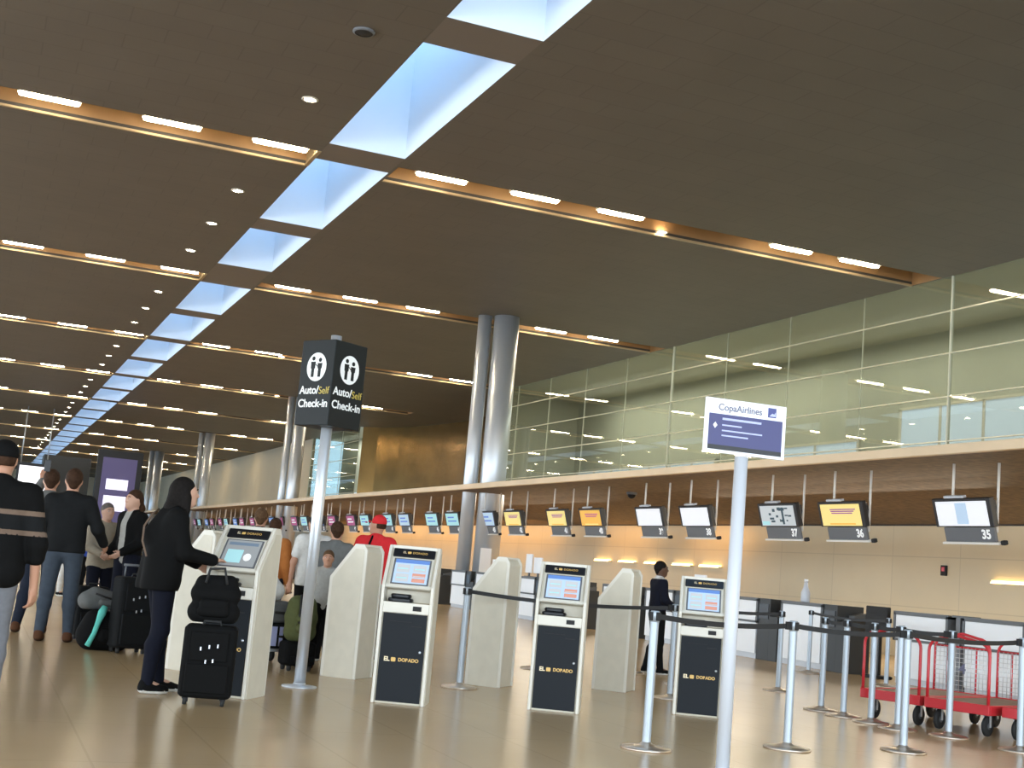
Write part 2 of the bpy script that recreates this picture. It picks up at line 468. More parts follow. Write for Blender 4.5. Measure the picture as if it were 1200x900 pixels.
for i, (x, yy, z, t) in enumerate([(13.75,26.0,H+.08,'round glowing downlight in the nearest ceiling slot, right half'),(10.9,53.4,H+.05,'round glowing downlight in the third ceiling slot behind the black cube sign'),
                     (13.7,67.2,H+.05,'round glowing downlight in the fourth ceiling slot, right half')]):
    o = copy_tree(proto); o.location = (x,yy,z); tag(o, t, 'ceiling light', 'round downlights in the slots')
o = empty('unlit_downlight', (4.5,18.65,H))  # the downlight of the row that is off
f = MB(); f.lathe([(.17,0),(.17,-.03),(.14,-.04)], n=20); f.build('housing', 'plate_grey', o)
f = MB(); f.lathe([(.0,-.05),(.06,-.05),(.10,-.035),(.14,-.035)], n=20); f.build('lamp_cover', 'black_matte', o)
tag(o, 'dark round unlit ceiling fitting left of the skylight near the top of the picture', 'ceiling fitting')

# wall wash lights behind the counters
proto = None
WL = [42.3,40.4,38.5,36.6,34.9,22.3]
for i, yy in enumerate(WL):
    if proto is None:
        proto = empty('wall_light'); f = MB(); f.box((-.12,-.62,-.04),(0,.62,.0)); f.build('housing', 'light_frame', proto)
        f = MB(); f.box((-.10,-.58,.0),(-.02,.58,.035)); f.box((-.125,-.58,-.035),(-.12,.58,-.005)); f.build('lamp_strip', 'wall_lamp', proto); o = proto
    else: o = copy_tree(proto)
    o.location = (XR, yy, 1.90)
    tag(o, ('%s yellow wall light in the row of five behind the counters, from the left' % ORD[i]) if i < 5 else 'single yellow wall light at the right edge of the picture', 'wall light', 'yellow lights on the counter wall')

# ------------------------------------------------------------------ columns
def column(x, y, label, twin=True, r=.40):
    o = empty('column', (x,y,0))
    f = MB(); f.tube([(0,0,0),(0,0,H)], r, n=28); f.build('shaft', 'steel', o)
    if twin:
        f = MB(); f.tube([(-r*1.5,r*.9,0),(-r*1.5,r*.9,H)], r*.55, n=20); f.build('side_shaft', 'steel', o)
    f = MB(); f.lathe([(r+.05,0),(r+.05,.12),(r+.01,.14)], n=28); f.build('base_ring', 'steel', o)
    tag(o, label, 'column'); return o
cA = column(14.75,37.9,'thick steel twin column rising through the counter canopy to the ceiling, nearest column')
f = MB(); f.box((-.36,-.42,.95),(.0,-.40,1.85)); f.build('notice', 'white_panel', cA)
column(14.85,66.2,'steel twin column standing just left behind the black cube sign', r=.33)
column(14.85,94.8,'slender distant steel column, third from the camera, above the woman in black', r=.36)
column(14.6,120.5,'most distant slender steel column, beside the dark advertising screen', r=.40)

# ------------------------------------------------------------------ far screens
o = empty('advertising_screen', (8.45,90,0), 0)
f = MB(); f.box((-1.45,0,0),(1.45,.5,6.9)); f.build('frame', 'black_gloss', o)
f = MB(); f.box((-1.1,-.03,1.2),(1.1,0,6.4)); f.build('screen', 'ad_violet', o)
f = MB(); f.box((-.75,-.06,4.3),(.65,-.03,5.0)); f.build('picture', 'ad_white', o)
f = MB(); f.box((-.8,-.06,2.9),(.65,-.03,3.9)); f.build('picture', 'ad_white', o)
tag(o, 'tall dark advertising screen glowing violet and white in the far hall', 'screen')
o = empty('departure_board', (3.1,90,0))
f = MB(); f.box((-1.0,0,3.2),(1.0,.3,5.5)); f.build('housing', 'black_gloss', o)
f = MB(); f.box((-.85,-.03,3.4),(.85,0,5.3)); f.build('screen', 'board_white', o)
for s in (-.8,.8):
    f = MB(); f.tube([(s,.15,5.5),(s,.15,H)], .04); f.build('hanger_rod', 'steel', o)
tag(o, 'glowing white display board hanging in the far hall left of the two men', 'screen')
o = empty('shop_front', (5.6,98,0))
f = MB(); f.box((-1.6,0,0),(1.6,3,6.6)); f.build('body', 'dark_cabinet', o)
f = MB(); f.box((-1.3,-.04,.3),(1.3,0,3.0)); f.build('shop_window', 'black_gloss', o)
f = MB(); f.box((-1.6,-.1,3.3),(1.6,0,4.0)); f.build('sign_band', 'grey_frame', o)
tag(o, 'dark shop front in the far hall behind the two men', 'shop front')

# ------------------------------------------------------------------ check-in kiosks
def make_kiosk(grey_screen=False):
    o = empty('check_in_kiosk')
    core = [(-.2,0),(-.2,.86),(-.06,.86),(-.06,.965),(-.185,.985),(.07,1.325),(.16,1.325),(.2,1.27),(.2,0)]
    f = MB(); f.prism(core, -.2, .2); f.build('body', 'kiosk_shell', o, bevel=.006)
    side = [(-.225,0),(-.225,1.0),(.06,1.35),(.17,1.35),(.215,1.29),(.215,0)]
    inner = [(-.185,.0),(-.185,.985),(.07,1.30),(.165,1.30),(.18,1.28),(.18,0)]
    for s in (-1,1):
        f = MB(); f.prism(side, s*.2, s*.228); f.build('side_panel', 'kiosk_edge', o, bevel=.006)
        f = MB(); f.prism(inner, s*.228, s*.232); f.build('side_inlay', 'kiosk_shell', o)
    f = MB(); f.prism([(.06,1.35),(.17,1.35),(.17,1.325),(.06,1.32)], -.2, .2); f.build('top_cap', 'kiosk_edge', o, bevel=.004)
    d = MB(); d.box((-.19,-.215,.02),(.19,-.2,.765)); do = d.build('door', 'navy_panel', o, bevel=.003)
    f = MB(); f.box((-.13,-.221,.695),(.06,-.215,.70)); f.box((.06,-.224,.66),(.15,-.215,.668)); f.build('slot', 'black_matte', do)
    f = MB(); f.lathe([(0,0),(.011,0),(.011,.006),(0,.006)], n=12); 
    f.v = [(p[0]+.155, -.215-p[2], p[1]+.45) for p in f.v]; f.build('lock', 'steel', do)
    MX = Matrix.Translation((0,-.2165,.375)) @ Matrix.Rotation(PI/2,4,'X')
    text_mesh('lettering', 'EL', .05, 'pale_gold', do, MX @ Matrix.Translation((-.125,0,0)), bold=.002)
    f = MB(); f.rbox((-.02,-.018,0),(.02,.018,.002), .008, mat=MX @ Matrix.Translation((-.068,0,0))); f.build('emblem', 'gold', do)
    text_mesh('lettering', 'DORADO', .040, 'gold', do, MX @ Matrix.Translation((.062,0,0)), bold=.0015)
    # front band with the ticket slot, tray
    f = MB(); f.box((-.2,-.222,.77),(.2,-.2,.86)); b = f.build('front_band', 'kiosk_edge', o, bevel=.004)
    f = MB(); f.rbox((.06,-.228,.795),(.135,-.222,.835), .002); f.build('ticket_slot', 'black_matte', b)
    f = MB(); f.rbox((-.17,-.215,.861),(.05,-.08,.895), .05); f.rbox((-.15,-.19,.895),(.03,-.09,.93), .05); f.build('document_reader', 'black_gloss', o)
    # sloped head: frame in the plane of the slope
    t = V((0,.6,.8)); n = V((0,-.8,.6)); org = V((0,-.185,.985))
    M = Matrix(((1,0,0,org.x),(0,t.y,n.y,org.y),(0,t.z,n.z,org.z),(0,0,0,1)))
    f = MB(); f.box((-.2,-.012,0),(.2,.02,.022), mat=M); f.build('screen_ledge', 'kiosk_edge', o, bevel=.003)
    f = MB(); f.box((-.18,.018,0),(.18,.315,.006), mat=M); s = f.build('screen_surround', 'kiosk_edge', o)
    f = MB(); f.box((-.165,.03,.006),(.165,.305,.012), mat=M); sb = f.build('screen_bezel', 'plate_grey', o)
    f = MB(); z0, z1 = .012, .014
    if grey_screen:
        f.box((-.15,.04,z0),(.15,.295,z1), 0, M); f.box((-.13,.245,z1),(.13,.275,z1+.001), 1, M)
        f.box((-.12,.07,z1),(.02,.2,z1+.001), 2, M)
        f.lathe([(0,0),(.034,0)], n=20, mi=3);  # glare on the screen, put in as a white glowing oval
        k = len(f.v)-40
        for i in range(k, len(f.v)):
            p = f.v[i]; f.v[i] = tuple(M @ V((p[0]+.07, p[1]*1.1+.13, z1+.0015)))
        f.build('screen', ['scr_grey','scr_slate','scr_teal','number_glare_white'], sb)
    else:
        f.box((-.15,.04,z0),(.15,.295,z1), 0, M); f.box((-.15,.255,z1),(.15,.295,z1+.001), 1, M)
        f.box((-.13,.155,z1),(-.015,.24,z1+.001), 2, M); f.box((-.13,.055,z1),(-.015,.14,z1+.001), 2, M)
        f.box((.015,.165,z1),(.13,.24,z1+.001), 2, M); f.box((.015,.11,z1),(.13,.15,z1+.001), 3, M); f.box((.015,.055,z1),(.13,.095,z1+.001), 3, M)
        f.box((.02,.115,z1+.001),(.125,.122,z1+.002), 2, M); f.box((.03,.19,z1+.001),(.115,.20,z1+.002), 4, M)
        f.box((-.12,.19,z1+.001),(-.03,.20,z1+.002), 4, M); f.box((-.12,.09,z1+.001),(-.03,.10,z1+.002), 4, M)
        f.build('screen', ['scr_paleblue','scr_blue','scr_greywhite','scr_salmon','scr_teal'], sb)
    f = MB(); f.rbox((-.185,.325,0),(.185,.415,.014), .01, mat=M); h = f.build('header_sign', 'black_gloss', o)
    MH = M @ Matrix.Translation((0,.37,.0145))
    text_mesh('lettering', 'EL', .032, 'pale_gold', h, MH @ Matrix.Translation((-.085,0,0)))
    f = MB(); f.rbox((-.016,-.012,0),(.016,.012,.0015), .006, mat=MH @ Matrix.Translation((-.043,0,0))); f.build('emblem', 'gold', h)
    text_mesh('lettering', 'DORADO', .030, 'gold', h, MH @ Matrix.Translation((.052,0,0)))
    return o
kk = make_kiosk(); kg = make_kiosk(True)
GK = 'self check-in kiosks'
# front row
def kiosk_at(o, x, y, deg, label, sc=1.0):
    o.location = (x,y,0); o.rotation_euler = (0,0,R(deg)); o.scale = (1,1,sc); tag(o, label, 'kiosk', GK); return o
kiosk_at(kg, 2.13, 11.02, -34, 'pale kiosk used by the woman in black, with a grey screen, beside the black suitcase', 1.03)
kiosk_at(kk, 3.62, 11.05, -25, 'pale kiosk with dark front and blue screen, in front of the person in red', 1.0)
kiosk_at(copy_tree(kk), 5.08, 11.02, -28, 'pale kiosk with dark front and blue screen, middle of the picture between belt barriers', .98)
kiosk_at(copy_tree(kk), 6.66, 11.18, -30, 'pale kiosk with dark front partly behind the white sign pole', .97)
# back row, seen from behind
BK = ['pale kiosk seen from behind, mostly hidden behind the woman in black','pale kiosk seen from its side and back, right of the thin sign pole',
      'pale kiosk seen from its side behind the belt, third in the back row','pale kiosk seen from its side, behind the middle kiosk, rightmost of the back row']
for (x,y), t in zip(((2.06,13.05),(3.62,13.18),(5.15,13.08),(6.74,13.3)), BK):
    kiosk_at(copy_tree(kk), x+.10, y, -132, t, 1.0).scale = (.9,.9,1.0)

# ------------------------------------------------------------------ belt stanchions
def make_stanchion():
    o = empty('belt_stanchion')
    f = MB(); f.lathe([(0,0),(.185,0),(.19,.008),(.18,.018),(.10,.030),(.05,.040),(.034,.055),(0,.055)], n=36); f.build('base', 'bronze_base', o)
    f = MB(); f.lathe([(.0325,.045),(.0325,.93)], n=20); f.build('pole', 'silver', o)
    f = MB(); f.lathe([(0,.925),(.036,.925),(.036,1.0),(.030,1.008),(0,1.008)], n=20); h = f.build('belt_head', 'silver', o)
    for k in range(4):
        a = PI/2*k+.2; c, s = math.cos(a), math.sin(a)
        f = MB(); f.rbox((.030,-.018,.935),(.046,.018,.998), .004, mat=Matrix.Rotation(a,4,'Z')); f.build('belt_slot', 'black_matte', h)
    return o
st0 = make_stanchion(); st_used = False
STN = {}
def stanchion(key, x, y, label):
    global st_used
    o = st0 if not st_used else copy_tree(st0); st_used = True
    o.location = (x,y,0); tag(o, label, 'barrier post', 'belt barrier posts'); STN[key] = o; return o
def belt(a, b):
    """a webbing belt pulled out of the head of post a and clipped to post b"""
    A = STN[a].location; B = STN[b].location
    d = V((B.x-A.x, B.y-A.y, 0)); L = d.length; d.normalize(); n = V((-d.y,d.x,0))
    f = MB(); N = 14; pts = []
    for i in range(N+1):
        t = i/N; s = .04 + (L-.08)*t; pts.append((d*s, .966 - .05*4*t*(1-t)*min(1,L/2.5)))
    for i in range(N):
        (p,z),(q,w) = pts[i], pts[i+1]; e = n*.0015; h = .020
        a0,a1,a2,a3 = p-e+V((0,0,z-h)), q-e+V((0,0,w-h)), q-e+V((0,0,w+h)), p-e+V((0,0,z+h))
        b0,b1,b2,b3 = p+e+V((0,0,z-h)), q+e+V((0,0,w-h)), q+e+V((0,0,w+h)), p+e+V((0,0,z+h))
        f.add([a0,a1,a2,a3,b0,b1,b2,b3], [(0,1,2,3),(7,6,5,4),(0,4,5,1),(3,2,6,7)])
    o = f.build('belt', 'belt_black', STN[a])
    f = MB(); M = Matrix.Translation(d*(L-.055)) @ Matrix.Rotation(math.atan2(d.y,d.x),4,'Z')
    f.rbox((-.03,-.012,.935),(.02,.012,.998), .005, mat=M); f.build('clip', 'black_matte', o)
stanchion('A',4.74,12.61,'silver barrier post between the red-shirted person and the third kiosk of the back row')
stanchion('C',7.15,12.58,'silver barrier post left of the rightmost dark-fronted kiosk, near the clerk')
stanchion('F1',4.77,8.69,'front silver barrier post right of the middle kiosk, leftmost of the nearest line')
stanchion('F2',6.19,8.97,'front silver barrier post just right of the tall white sign pole')
stanchion('F3',7.41,9.07,'front silver barrier post standing before the red luggage carts')
stanchion('F4',8.93,9.35,'silver barrier post at the right edge of the picture before the red carts')
stanchion('P4',8.76,12.1,'silver barrier post in the tight second line, leftmost, before the dark cabinet')
stanchion('P5',8.68,11.6,'silver barrier post in the tight second line, second from the left')
stanchion('P6',8.67,11.13,'silver barrier post in the second line before the left red cart')
stanchion('P8',8.62,10.65,'silver barrier post half hidden behind the front post before the carts')
stanchion('P9',8.87,10.21,'silver barrier post between the two mesh panels of the red carts')
stanchion('Q1',9.67,14.28,'thin distant barrier post left of the white check-in desk')
stanchion('Q2',12.75,18.0,'thin distant barrier post in front of the white check-in desk')
stanchion('Q3',12.75,16.05,'thin distant barrier post behind the left red cart')
stanchion('Q4',6.87,15.59,'thin distant barrier post left of the middle kiosk')
stanchion('Q5',8.3,14.37,'thin barrier post behind the post left of the rightmost kiosk')
stanchion('Q6',8.38,15.84,'thin distant barrier post just left of the clerk in dark suit')
for a, b in (('A','C'),('F1','F2'),('F2','F3'),('F3','F4'),('P4','P5'),('P5','P6'),('P6','P8'),('P8','P9'),('Q1','Q5'),('Q2','Q3')): belt(a, b)

# ------------------------------------------------------------------ red luggage carts
def make_cart(front_hoop=True, mark='4', mark_mat='grey_ink'):
    """origin below the middle of the front edge; the deck runs along +x"""
    o = empty('luggage_cart'); L, W, Z = 1.45, .70, .27
    f = MB(); f.box((.02,-W/2+.02,Z),(L-.02,W/2-.02,Z+.03)); f.build('deck', 'cart_wood', o)
    f = MB(); f.box((-.02,-W/2,Z-.06),(.02,W/2,Z+.04)); f.box((L-.02,-W/2,Z-.06),(L+.02,W/2,Z+.04))
    for s in (-1,1): f.box((.02,s*W/2-.02*(s>0)-.0*(s<0),Z-.06),(L-.02,s*W/2+.02*(s<0),Z+.04))
    f.build('frame', 'red_paint', o, bevel=.006)
    def hoop(x, w=W/2-.02, ztop=.95, lean=.0):
        pts = []
        for t in (0,.5,.8): pts.append((x+lean*t, -w, Z+(ztop-.17-Z)*t))
        for k in range(7):
            a = PI/2*k/6; pts.append((x+lean, -w+.13*(1-math.cos(a)), ztop-.17+.13*math.sin(a)))
        pts.append((x+lean, 0, ztop))
        q = [(p[0],-p[1],p[2]) for p in reversed(pts[:-1])]
        return pts+q
    if front_hoop:
        f = MB(); f.tube(hoop(.0), .016, n=8); f.build('hoop_handle', 'red_paint', o)
    f = MB(); f.tube(hoop(L-.0), .016, n=8); bh = f.build('hoop_handle', 'red_paint', o)
    f = MB(); f.tube([(L,-.17,Z),(L,-.17,.80)], .012); f.tube([(L,.17,Z),(L,.17,.80)], .012); f.tube([(L,-.32,.80),(L,.32,.80)], .010); f.build('crossbar', 'red_paint', bh)
    f = MB()
    for k in range(14): yy = -.31+.62*k/13; f.tube([(L-.012,yy,Z+.04),(L-.012,yy,.80)], .0035, n=5)
    for k in range(10): zz = Z+.06+(.72-Z)*k/9; f.tube([(L-.012,-.32,zz),(L-.012,.32,zz)], .0035, n=5)
    f.build('wire_panel', 'mesh_wire', bh)
    M = Matrix.Translation((L-.02,-.02,.56)) @ Matrix.Rotation(-PI/2,4,'Z') @ Matrix.Rotation(PI/2,4,'X')
    text_mesh('number', mark, .16, mark_mat, bh, M, bold=.004)
    for x in (.13,L-.16):
        for s in (-1,1):
            f = MB(); c = V((x, s*.26, .10))
            f.lathe([(.035,-.022),(.085,-.022),(.10,-.012),(.10,.012),(.085,.022),(.035,.022)], n=20)
            f.lathe([(0,-.018),(.04,-.018),(.04,.018),(0,.018)], n=12, mi=1)
            f.v = [(p[0]+c.x, p[2]+c.y, p[1]+c.z) for p in f.v]
            w = f.build('wheel', ['rubber','plate_grey'], o)
            f = MB(); f.box((x-.035,s*.26-.03,.20),(x+.035,s*.26+.03,.21)); f.box((x-.015,s*.26-.034,.09),(x+.015,s*.26-.028,.20)); f.box((x-.015,s*.26+.028,.09),(x+.015,s*.26+.034,.20))
            f.build('fork', 'steel', w)
    return o
c1 = make_cart(); c1.location = (9.06,11.33,0); c1.rotation_euler = (0,0,R(20)); tag(c1, 'red luggage cart parked leftmost of the three, behind the barrier posts', 'luggage cart', 'red luggage carts')
c2 = copy_tree(c1); c2.location = (9.30,10.60,0); tag(c2, 'red luggage cart in the middle, its mesh panel marked 4', 'luggage cart', 'red luggage carts')
c3 = make_cart(False, 'A', 'red_paint'); c3.location = (9.66,9.90,0); c3.rotation_euler = (0,0,R(20)); tag(c3, 'red luggage cart at the right edge, its mesh panel marked A', 'luggage cart', 'red luggage carts')

# ------------------------------------------------------------------ hanging check-in displays
TILT = R(16)
def make_display(kind, num):
    """origin at the middle of the display, faces -y; turned to face the hall later"""
    o = empty('check_in_display')
    T = Matrix.Rotation(TILT,4,'X')        # top comes forward, face looks down
    w = .655
    f = MB(); f.rbox((-w,-.02,-.02),(w,.09,.44), .015, mat=T); f.box((-w+.06,.05,-.0),(w-.06,.16,.38), mat=T); f.build('housing', 'screen_body', o)
    f = MB(); x0,x1,z0,z1 = -.575,.575,.0,.395
    def b(a,c,d,e,mi,dy=0): f.box((a,-.024-dy,c),(d,-.018-dy,e), mi, T)
    K = dict(plain=['scr_white'], light=['scr_white','scr_paleblue'], blue=['scr_paleblue','scr_blue'], yellow=['scr_yellow','scr_purple','scr_orange'],
             orange=['scr_orange','scr_magenta','scr_yellow'], map=['scr_greywhite','scr_dark','scr_teal'], magenta=['scr_magenta','scr_white'], violet=['scr_blue','scr_white'], teal=['scr_teal','scr_blue'])[kind]
    b(x0,z0,x1,z1,0)
    if kind == 'light':
        b(-.13,.03,.13,.37,1,.003)
    elif kind in ('yellow','orange'):
        for k in range(3): b(-.3+.02*k,.29-.035*k,.45-.05*k,.31-.035*k,1,.003)
        b(-.35,.02,.4,.05,2,.003)
    elif kind == 'map':
        rnd = random.Random(3)
        for k in range(14):
            a = rnd.uniform(-.5,.4); c = rnd.uniform(.06,.33); b(a,c,a+rnd.uniform(.03,.14),c+rnd.uniform(.02,.06),1,.003+.0003*k)
        b(.16,.03,.22,.36,1,.008); b(-.55,.02,-.3,.09,2,.003)
    elif kind in ('blue','magenta','violet','teal'):
        b(-.4,.12,.4,.17,1,.003); b(-.4,.24,.2,.29,1,.003)
    f.build('screen', K, o)
    f = MB(); f.box((-.50,.0,-.26),(.62,.05,-.03), mat=T); p = f.build('number_plate', 'plate_grey', o, bevel=.004)
    MT = T @ Matrix.Translation((.44,-.003,-.145)) @ Matrix.Rotation(PI/2,4,'X')
    text_mesh('number', str(num), .2, 'number_glare_white', p, MT, bold=.006)
    f = MB(); f.box((-.56,-.03,-.295),(.70,.10,-.262), mat=T); f.build('bracket', 'rod_white', o)
    f = MB(); f.rbox((.70,.0,-.31),(.80,.08,-.24), .02, mat=T); f.build('sensor', 'black_matte', o)
    f = MB(); f.rbox((-.33,-.05,.45),(.12,.03,.49), .01, mat=T); f.build('top_lamp', 'white_paint', o)
    zt = 3.54-2.55
    f = MB(); f.tube([(-.20,-.09,.42),(-.20,-.09,zt)], .022, n=8); f.build('hanger_rod', 'rod_white', o)
    f = MB(); f.tube([(.60,.10,-.10),(.60,.10,zt)], .022, n=8); f.build('hanger_rod', 'rod_white', o)
    return o
XM = 14.55
MY = [14.5,16.55,19.7,21.72]
for q in range(14): MY += [24.9+5.22*q, 27.0+5.22*q]
DK = {0:'light',1:'light',2:'yellow',3:'map',4:'plain',5:'plain',6:'orange',7:'yellow',8:'yellow',9:'blue',10:'teal',11:'teal',12:'blue',13:'teal'}
DW = {'plain':'white','light':'white and pale blue','yellow':'yellow','orange':'orange','map':'speckled grey-white','magenta':'dark magenta','violet':'blue','blue':'light blue','teal':'pale teal'}
for i, yy in enumerate(MY):
    if i == 0: continue
    k = DK.get(i, ('magenta','violet','teal','magenta')[i % 4])
    num = 34+i
    o = make_display(k, num)
    o.location = (XM, yy, 2.55); o.rotation_euler = (0,0,-PI/2)
    if i <= 12: t = 'hanging check-in display with %s screen, numbered %d, %s from the right' % (DW[k], num, ORD[i-1])
    else: t = 'small distant hanging display with %s screen, %s of the row from the right' % (DW[k], ORD[i-1] if i-1 < len(ORD) else 'farthest but %d' % (len(MY)-1-i))
    if i == len(MY)-1: t = 'farthest hanging display at the vanishing end of the row'
    if i == len(MY)-2: t = 'last but one hanging display at the vanishing end of the row'
    if i == len(MY)-3: t = 'last but two hanging display near the vanishing end of the row'
    tag(o, t, 'display', 'hanging check-in displays')

# ------------------------------------------------------------------ check-in desks
def make_desk():
    o = empty('check_in_desk'); w = .63
    f = MB(); f.box((-w+.05,.03,.10),(w-.05,.55,1.06)); f.build('body', 'white_panel', o)
    f = MB(); f.box((-w+.05,.0,.70),(w-.05,.03,1.06)); f.build('front_panel', 'white_panel', o, bevel=.003)
    f = MB(); f.box((-w+.05,.012,.10),(w-.05,.03,.66)); f.build('lower_panel', 'white_panel', o, bevel=.003)
    f = MB()
    for s in (-1,1): f.box((s*w-.025-.025*s,-.012,.66),(s*w+.025-.025*s,.56,1.10))
    f.box((-w,-.012,1.06),(w,.60,1.12)); f.box((-w,-.012,.66),(w,.03,.70)); f.build('frame', 'grey_frame', o, bevel=.003)
    f = MB(); f.box((-w+.02,.06,0),(w-.02,.55,.10)); f.build('plinth', 'white_paint', o)
    return o
def make_console():
    o = empty('baggage_console')
    f = MB(); f.box((-.20,.0,0),(.20,.55,1.12)); f.build('cabinet', 'dark_cabinet', o, bevel=.008)
    f = MB(); f.prism([(.0,0),(.0,.80),(.18,.92),(.5,.92),(.5,0)], -.46, -.2); f.v = [(-p[0],p[1],p[2]) for p in f.v]; f.build('side_unit', 'dark_cabinet', o)
    f = MB(); f.box((-.16,-.012,.75),(.16,.0,1.02)); f.build('panel', 'black_gloss', o)
    f = MB(); f.prism([(.2,.92),(.2,.96),(.45,1.02),(.45,.92)], .26, .42); f.build('keypad', 'grey_frame', o)
    return o
d0 = make_desk(); k0 = make_console()
for i, yy in enumerate(MY[:22]):
    o = d0 if i == 0 else copy_tree(d0)
    o.location = (13.72, yy-.03 if i else 14.95, 0); o.rotation_euler = (0,0,-PI/2)
    num = 34+i
    tag(o, ('white-fronted check-in desk under the hanging display numbered %d' % num) if i else 'white-fronted check-in desk at the right edge behind the red carts', 'check-in desk', 'check-in desks')
    if i >= 2 and abs(yy-.84-66.2) > 1:
        o = k0 if i == 2 else copy_tree(k0)
        o.location = (13.74, yy-.84, 0); o.rotation_euler = (0,0,-PI/2)
        tag(o, 'dark baggage console cabinet on the near side of the desk under display %d' % num, 'console', 'dark baggage consoles')
pz = empty('pillar_post', (13.75,15.69,0)); f = MB(); f.box((-.02,-.045,0),(.25,.045,1.12)); f.build('post', 'plate_grey', pz); f = MB(); f.box((-.03,-.12,1.10),(.3,.12,1.13)); f.build('cap', 'grey_frame', pz)
tag(pz, 'grey post between the two white desks behind the red carts', 'post')
b_ = empty('bottle', (13.95,19.9,1.12)); f = MB(); f.lathe([(0,0),(.05,0),(.055,.02),(.055,.14),(.03,.22),(.022,.30),(0,.30)], n=16); f.build('body', 'white_paint', b_)
f = MB(); f.lathe([(0,.30),(.024,.30),(.024,.34),(0,.34)], n=12); f.build('cap', 'white_panel', b_); tag(b_, 'white bottle-like dispenser standing on the check-in desk', 'bottle')
b_.scale = (1.5,1.5,1.2)
tm = empty('terminal_monitor', (13.9,17.8,0)); tm.rotation_euler = (0,0,-PI/2)
f = MB(); f.rbox((-.28,-.02,.72),(.28,.06,1.16), .02); f.build('screen_back', 'black_matte', tm); f = MB(); f.box((-.05,.02,.05),(.05,.08,.72)); f.build('stand', 'black_gloss', tm)
f = MB(); f.rbox((-.22,-.12,0),(.22,.2,.05), .03); f.build('foot', 'black_matte', tm)
tag(tm, 'black terminal screen on a stand behind the left red cart', 'monitor')
# white screens and boxes on the farther counters
for i, (yy, z, w, h) in enumerate([(35.0,1.12,.5,.30),(32.6,1.12,.4,.50),(32.0,1.12,.5,.42),(23.6,.98,.45,.4)]):
    o = empty('desk_monitor', (13.95,yy,z)); o.rotation_euler = (0,0,-PI/2)
    f = MB(); f.rbox((-w/2,-.02,.10),(w/2,.03,.10+h), .015); f.build('back_shell', 'white_panel', o)
    f = MB(); f.box((-.03,.0,.0),(.03,.04,.12)); f.rbox((-.12,-.08,0),(.12,.12,.015), .03); f.build('stand', 'grey_frame', o)
    tag(o, 'white-backed monitor %s' % ['on a far counter left of the middle kiosk, lowest','on a far counter left of the middle kiosk, middle one','on a far counter touching the left side of the middle kiosk','on the counter beside the clerk in dark suit'][i], 'monitor', 'white monitors on the far counters')

# ------------------------------------------------------------------ signs
ps = empty('directional_sign', (2.93,11.92,0))
f = MB(); f.tube([(0,0,0),(0,0,3.26)], .052, n=20); f.build('pole', 'steel', ps)
f = MB(); f.lathe([(0,0),(.16,0),(.16,.012),(.06,.02),(.055,.04)], n=28); f.build('base_plate', 'steel', ps)
ang = math.atan2(-11.92,-2.93)        # the front edge of the cube points back to the hall entrance
Mz = Matrix.Translation((0,.0,2.38)) @ Matrix.Rotation(ang - R(-135) , 4, 'Z')
hb = .215
f = MB(); f.rbox((-hb,-hb,0),(hb,hb,.80), .008, mat=Mz); bx = f.build('sign_box', 'sign_dark', ps)
def face_matrix(k): return Mz @ Matrix.Rotation(PI/2*k,4,'Z') @ Matrix.Translation((0,-hb-.001,0)) @ Matrix.Rotation(PI/2,4,'X')
for k in (0,3):
    FM = face_matrix(k)
    f = MB()
    ring = [(.125*math.cos(2*PI*i/40), .135*math.sin(2*PI*i/40)) for i in range(40)]
    f.prism(ring, .0, .002, axis='z'); f.v = [tuple(FM @ (V(p)+V((0,.545,0)))) for p in f.v]; f.build('pictogram_disc', 'sign_white', bx)
    f = MB()
    for sx, h0 in ((-.045,.0),(.042,-.015)):
        cc = [(sx+.020*math.cos(2*PI*i/16), .625+h0+.020*math.sin(2*PI*i/16)) for i in range(16)]
        f.prism(cc, .002, .004, axis='z')
        f.prism([(sx-.030,.595+h0),(sx+.030,.595+h0),(sx+.026,.53),(sx+.018,.53),(sx+.018,.45),(sx-.018,.45),(sx-.018,.53),(sx-.026,.53)], .002, .004, axis='z')
    f.prism([(-.012,.575),(.012,.555),(.012,.545),(-.012,.565)], .002, .004, axis='z')
    f.v = [tuple(FM @ V(p)) for p in f.v]; f.build('pictogram', 'sign_dark', bx)
    text_mesh('lettering', 'Auto/', .105, 'sign_white', bx, FM @ Matrix.Translation((-.065,.325,.002)), bold=.002)
    text_mesh('lettering', 'Self', .095, 'sign_yellow', bx, FM @ Matrix.Translation((.125,.32,.002)))
    text_mesh('lettering', 'Check-in', .105, 'sign_white', bx, FM @ Matrix.Translation((0,.20,.002)), bold=.002)
tag(ps, 'tall black cube sign reading Auto Check-in on a steel pole', 'sign')

WSX, WSY = 4.56, 7.2
ws = empty('airline_sign', (4.50,7.2,0))
f = MB(); f.lathe([(0,0),(.2,0),(.205,.01),(.19,.02),(.06,.035),(.045,.05)], n=32); f.build('base', 'steel', ws)
f = MB(); f.tube([(0,0,.04),(0,0,2.06)], .043, n=20); f.build('pole', 'white_paint', ws)
MP = Matrix.Translation((0,-.03,2.24)) @ Matrix.Rotation(R(-4),4,'Z') @ Matrix.Rotation(PI/2,4,'X')
w, h = .29, .175
f = MB(); f.box((-w,-h,-.02),(w,h,.0), mat=MP); pn = f.build('sign_panel', 'white_panel', ws, bevel=.003)
f = MB(); f.box((-w+.025,-h+.02,.0),(w-.025,.075,.002), mat=MP); f.build('blue_field', 'sign_blue', pn)
f = MB(); f.box((-w+.025,-h+.02,.002),(w-.025,-h+.05,.003), mat=MP); f.build('footer_strip', 'black_gloss', pn)
text_mesh('lettering', 'CopaAirlines', .060, 'grey_ink', pn, MP @ Matrix.Translation((-.045,.118,.001)), bold=.001)
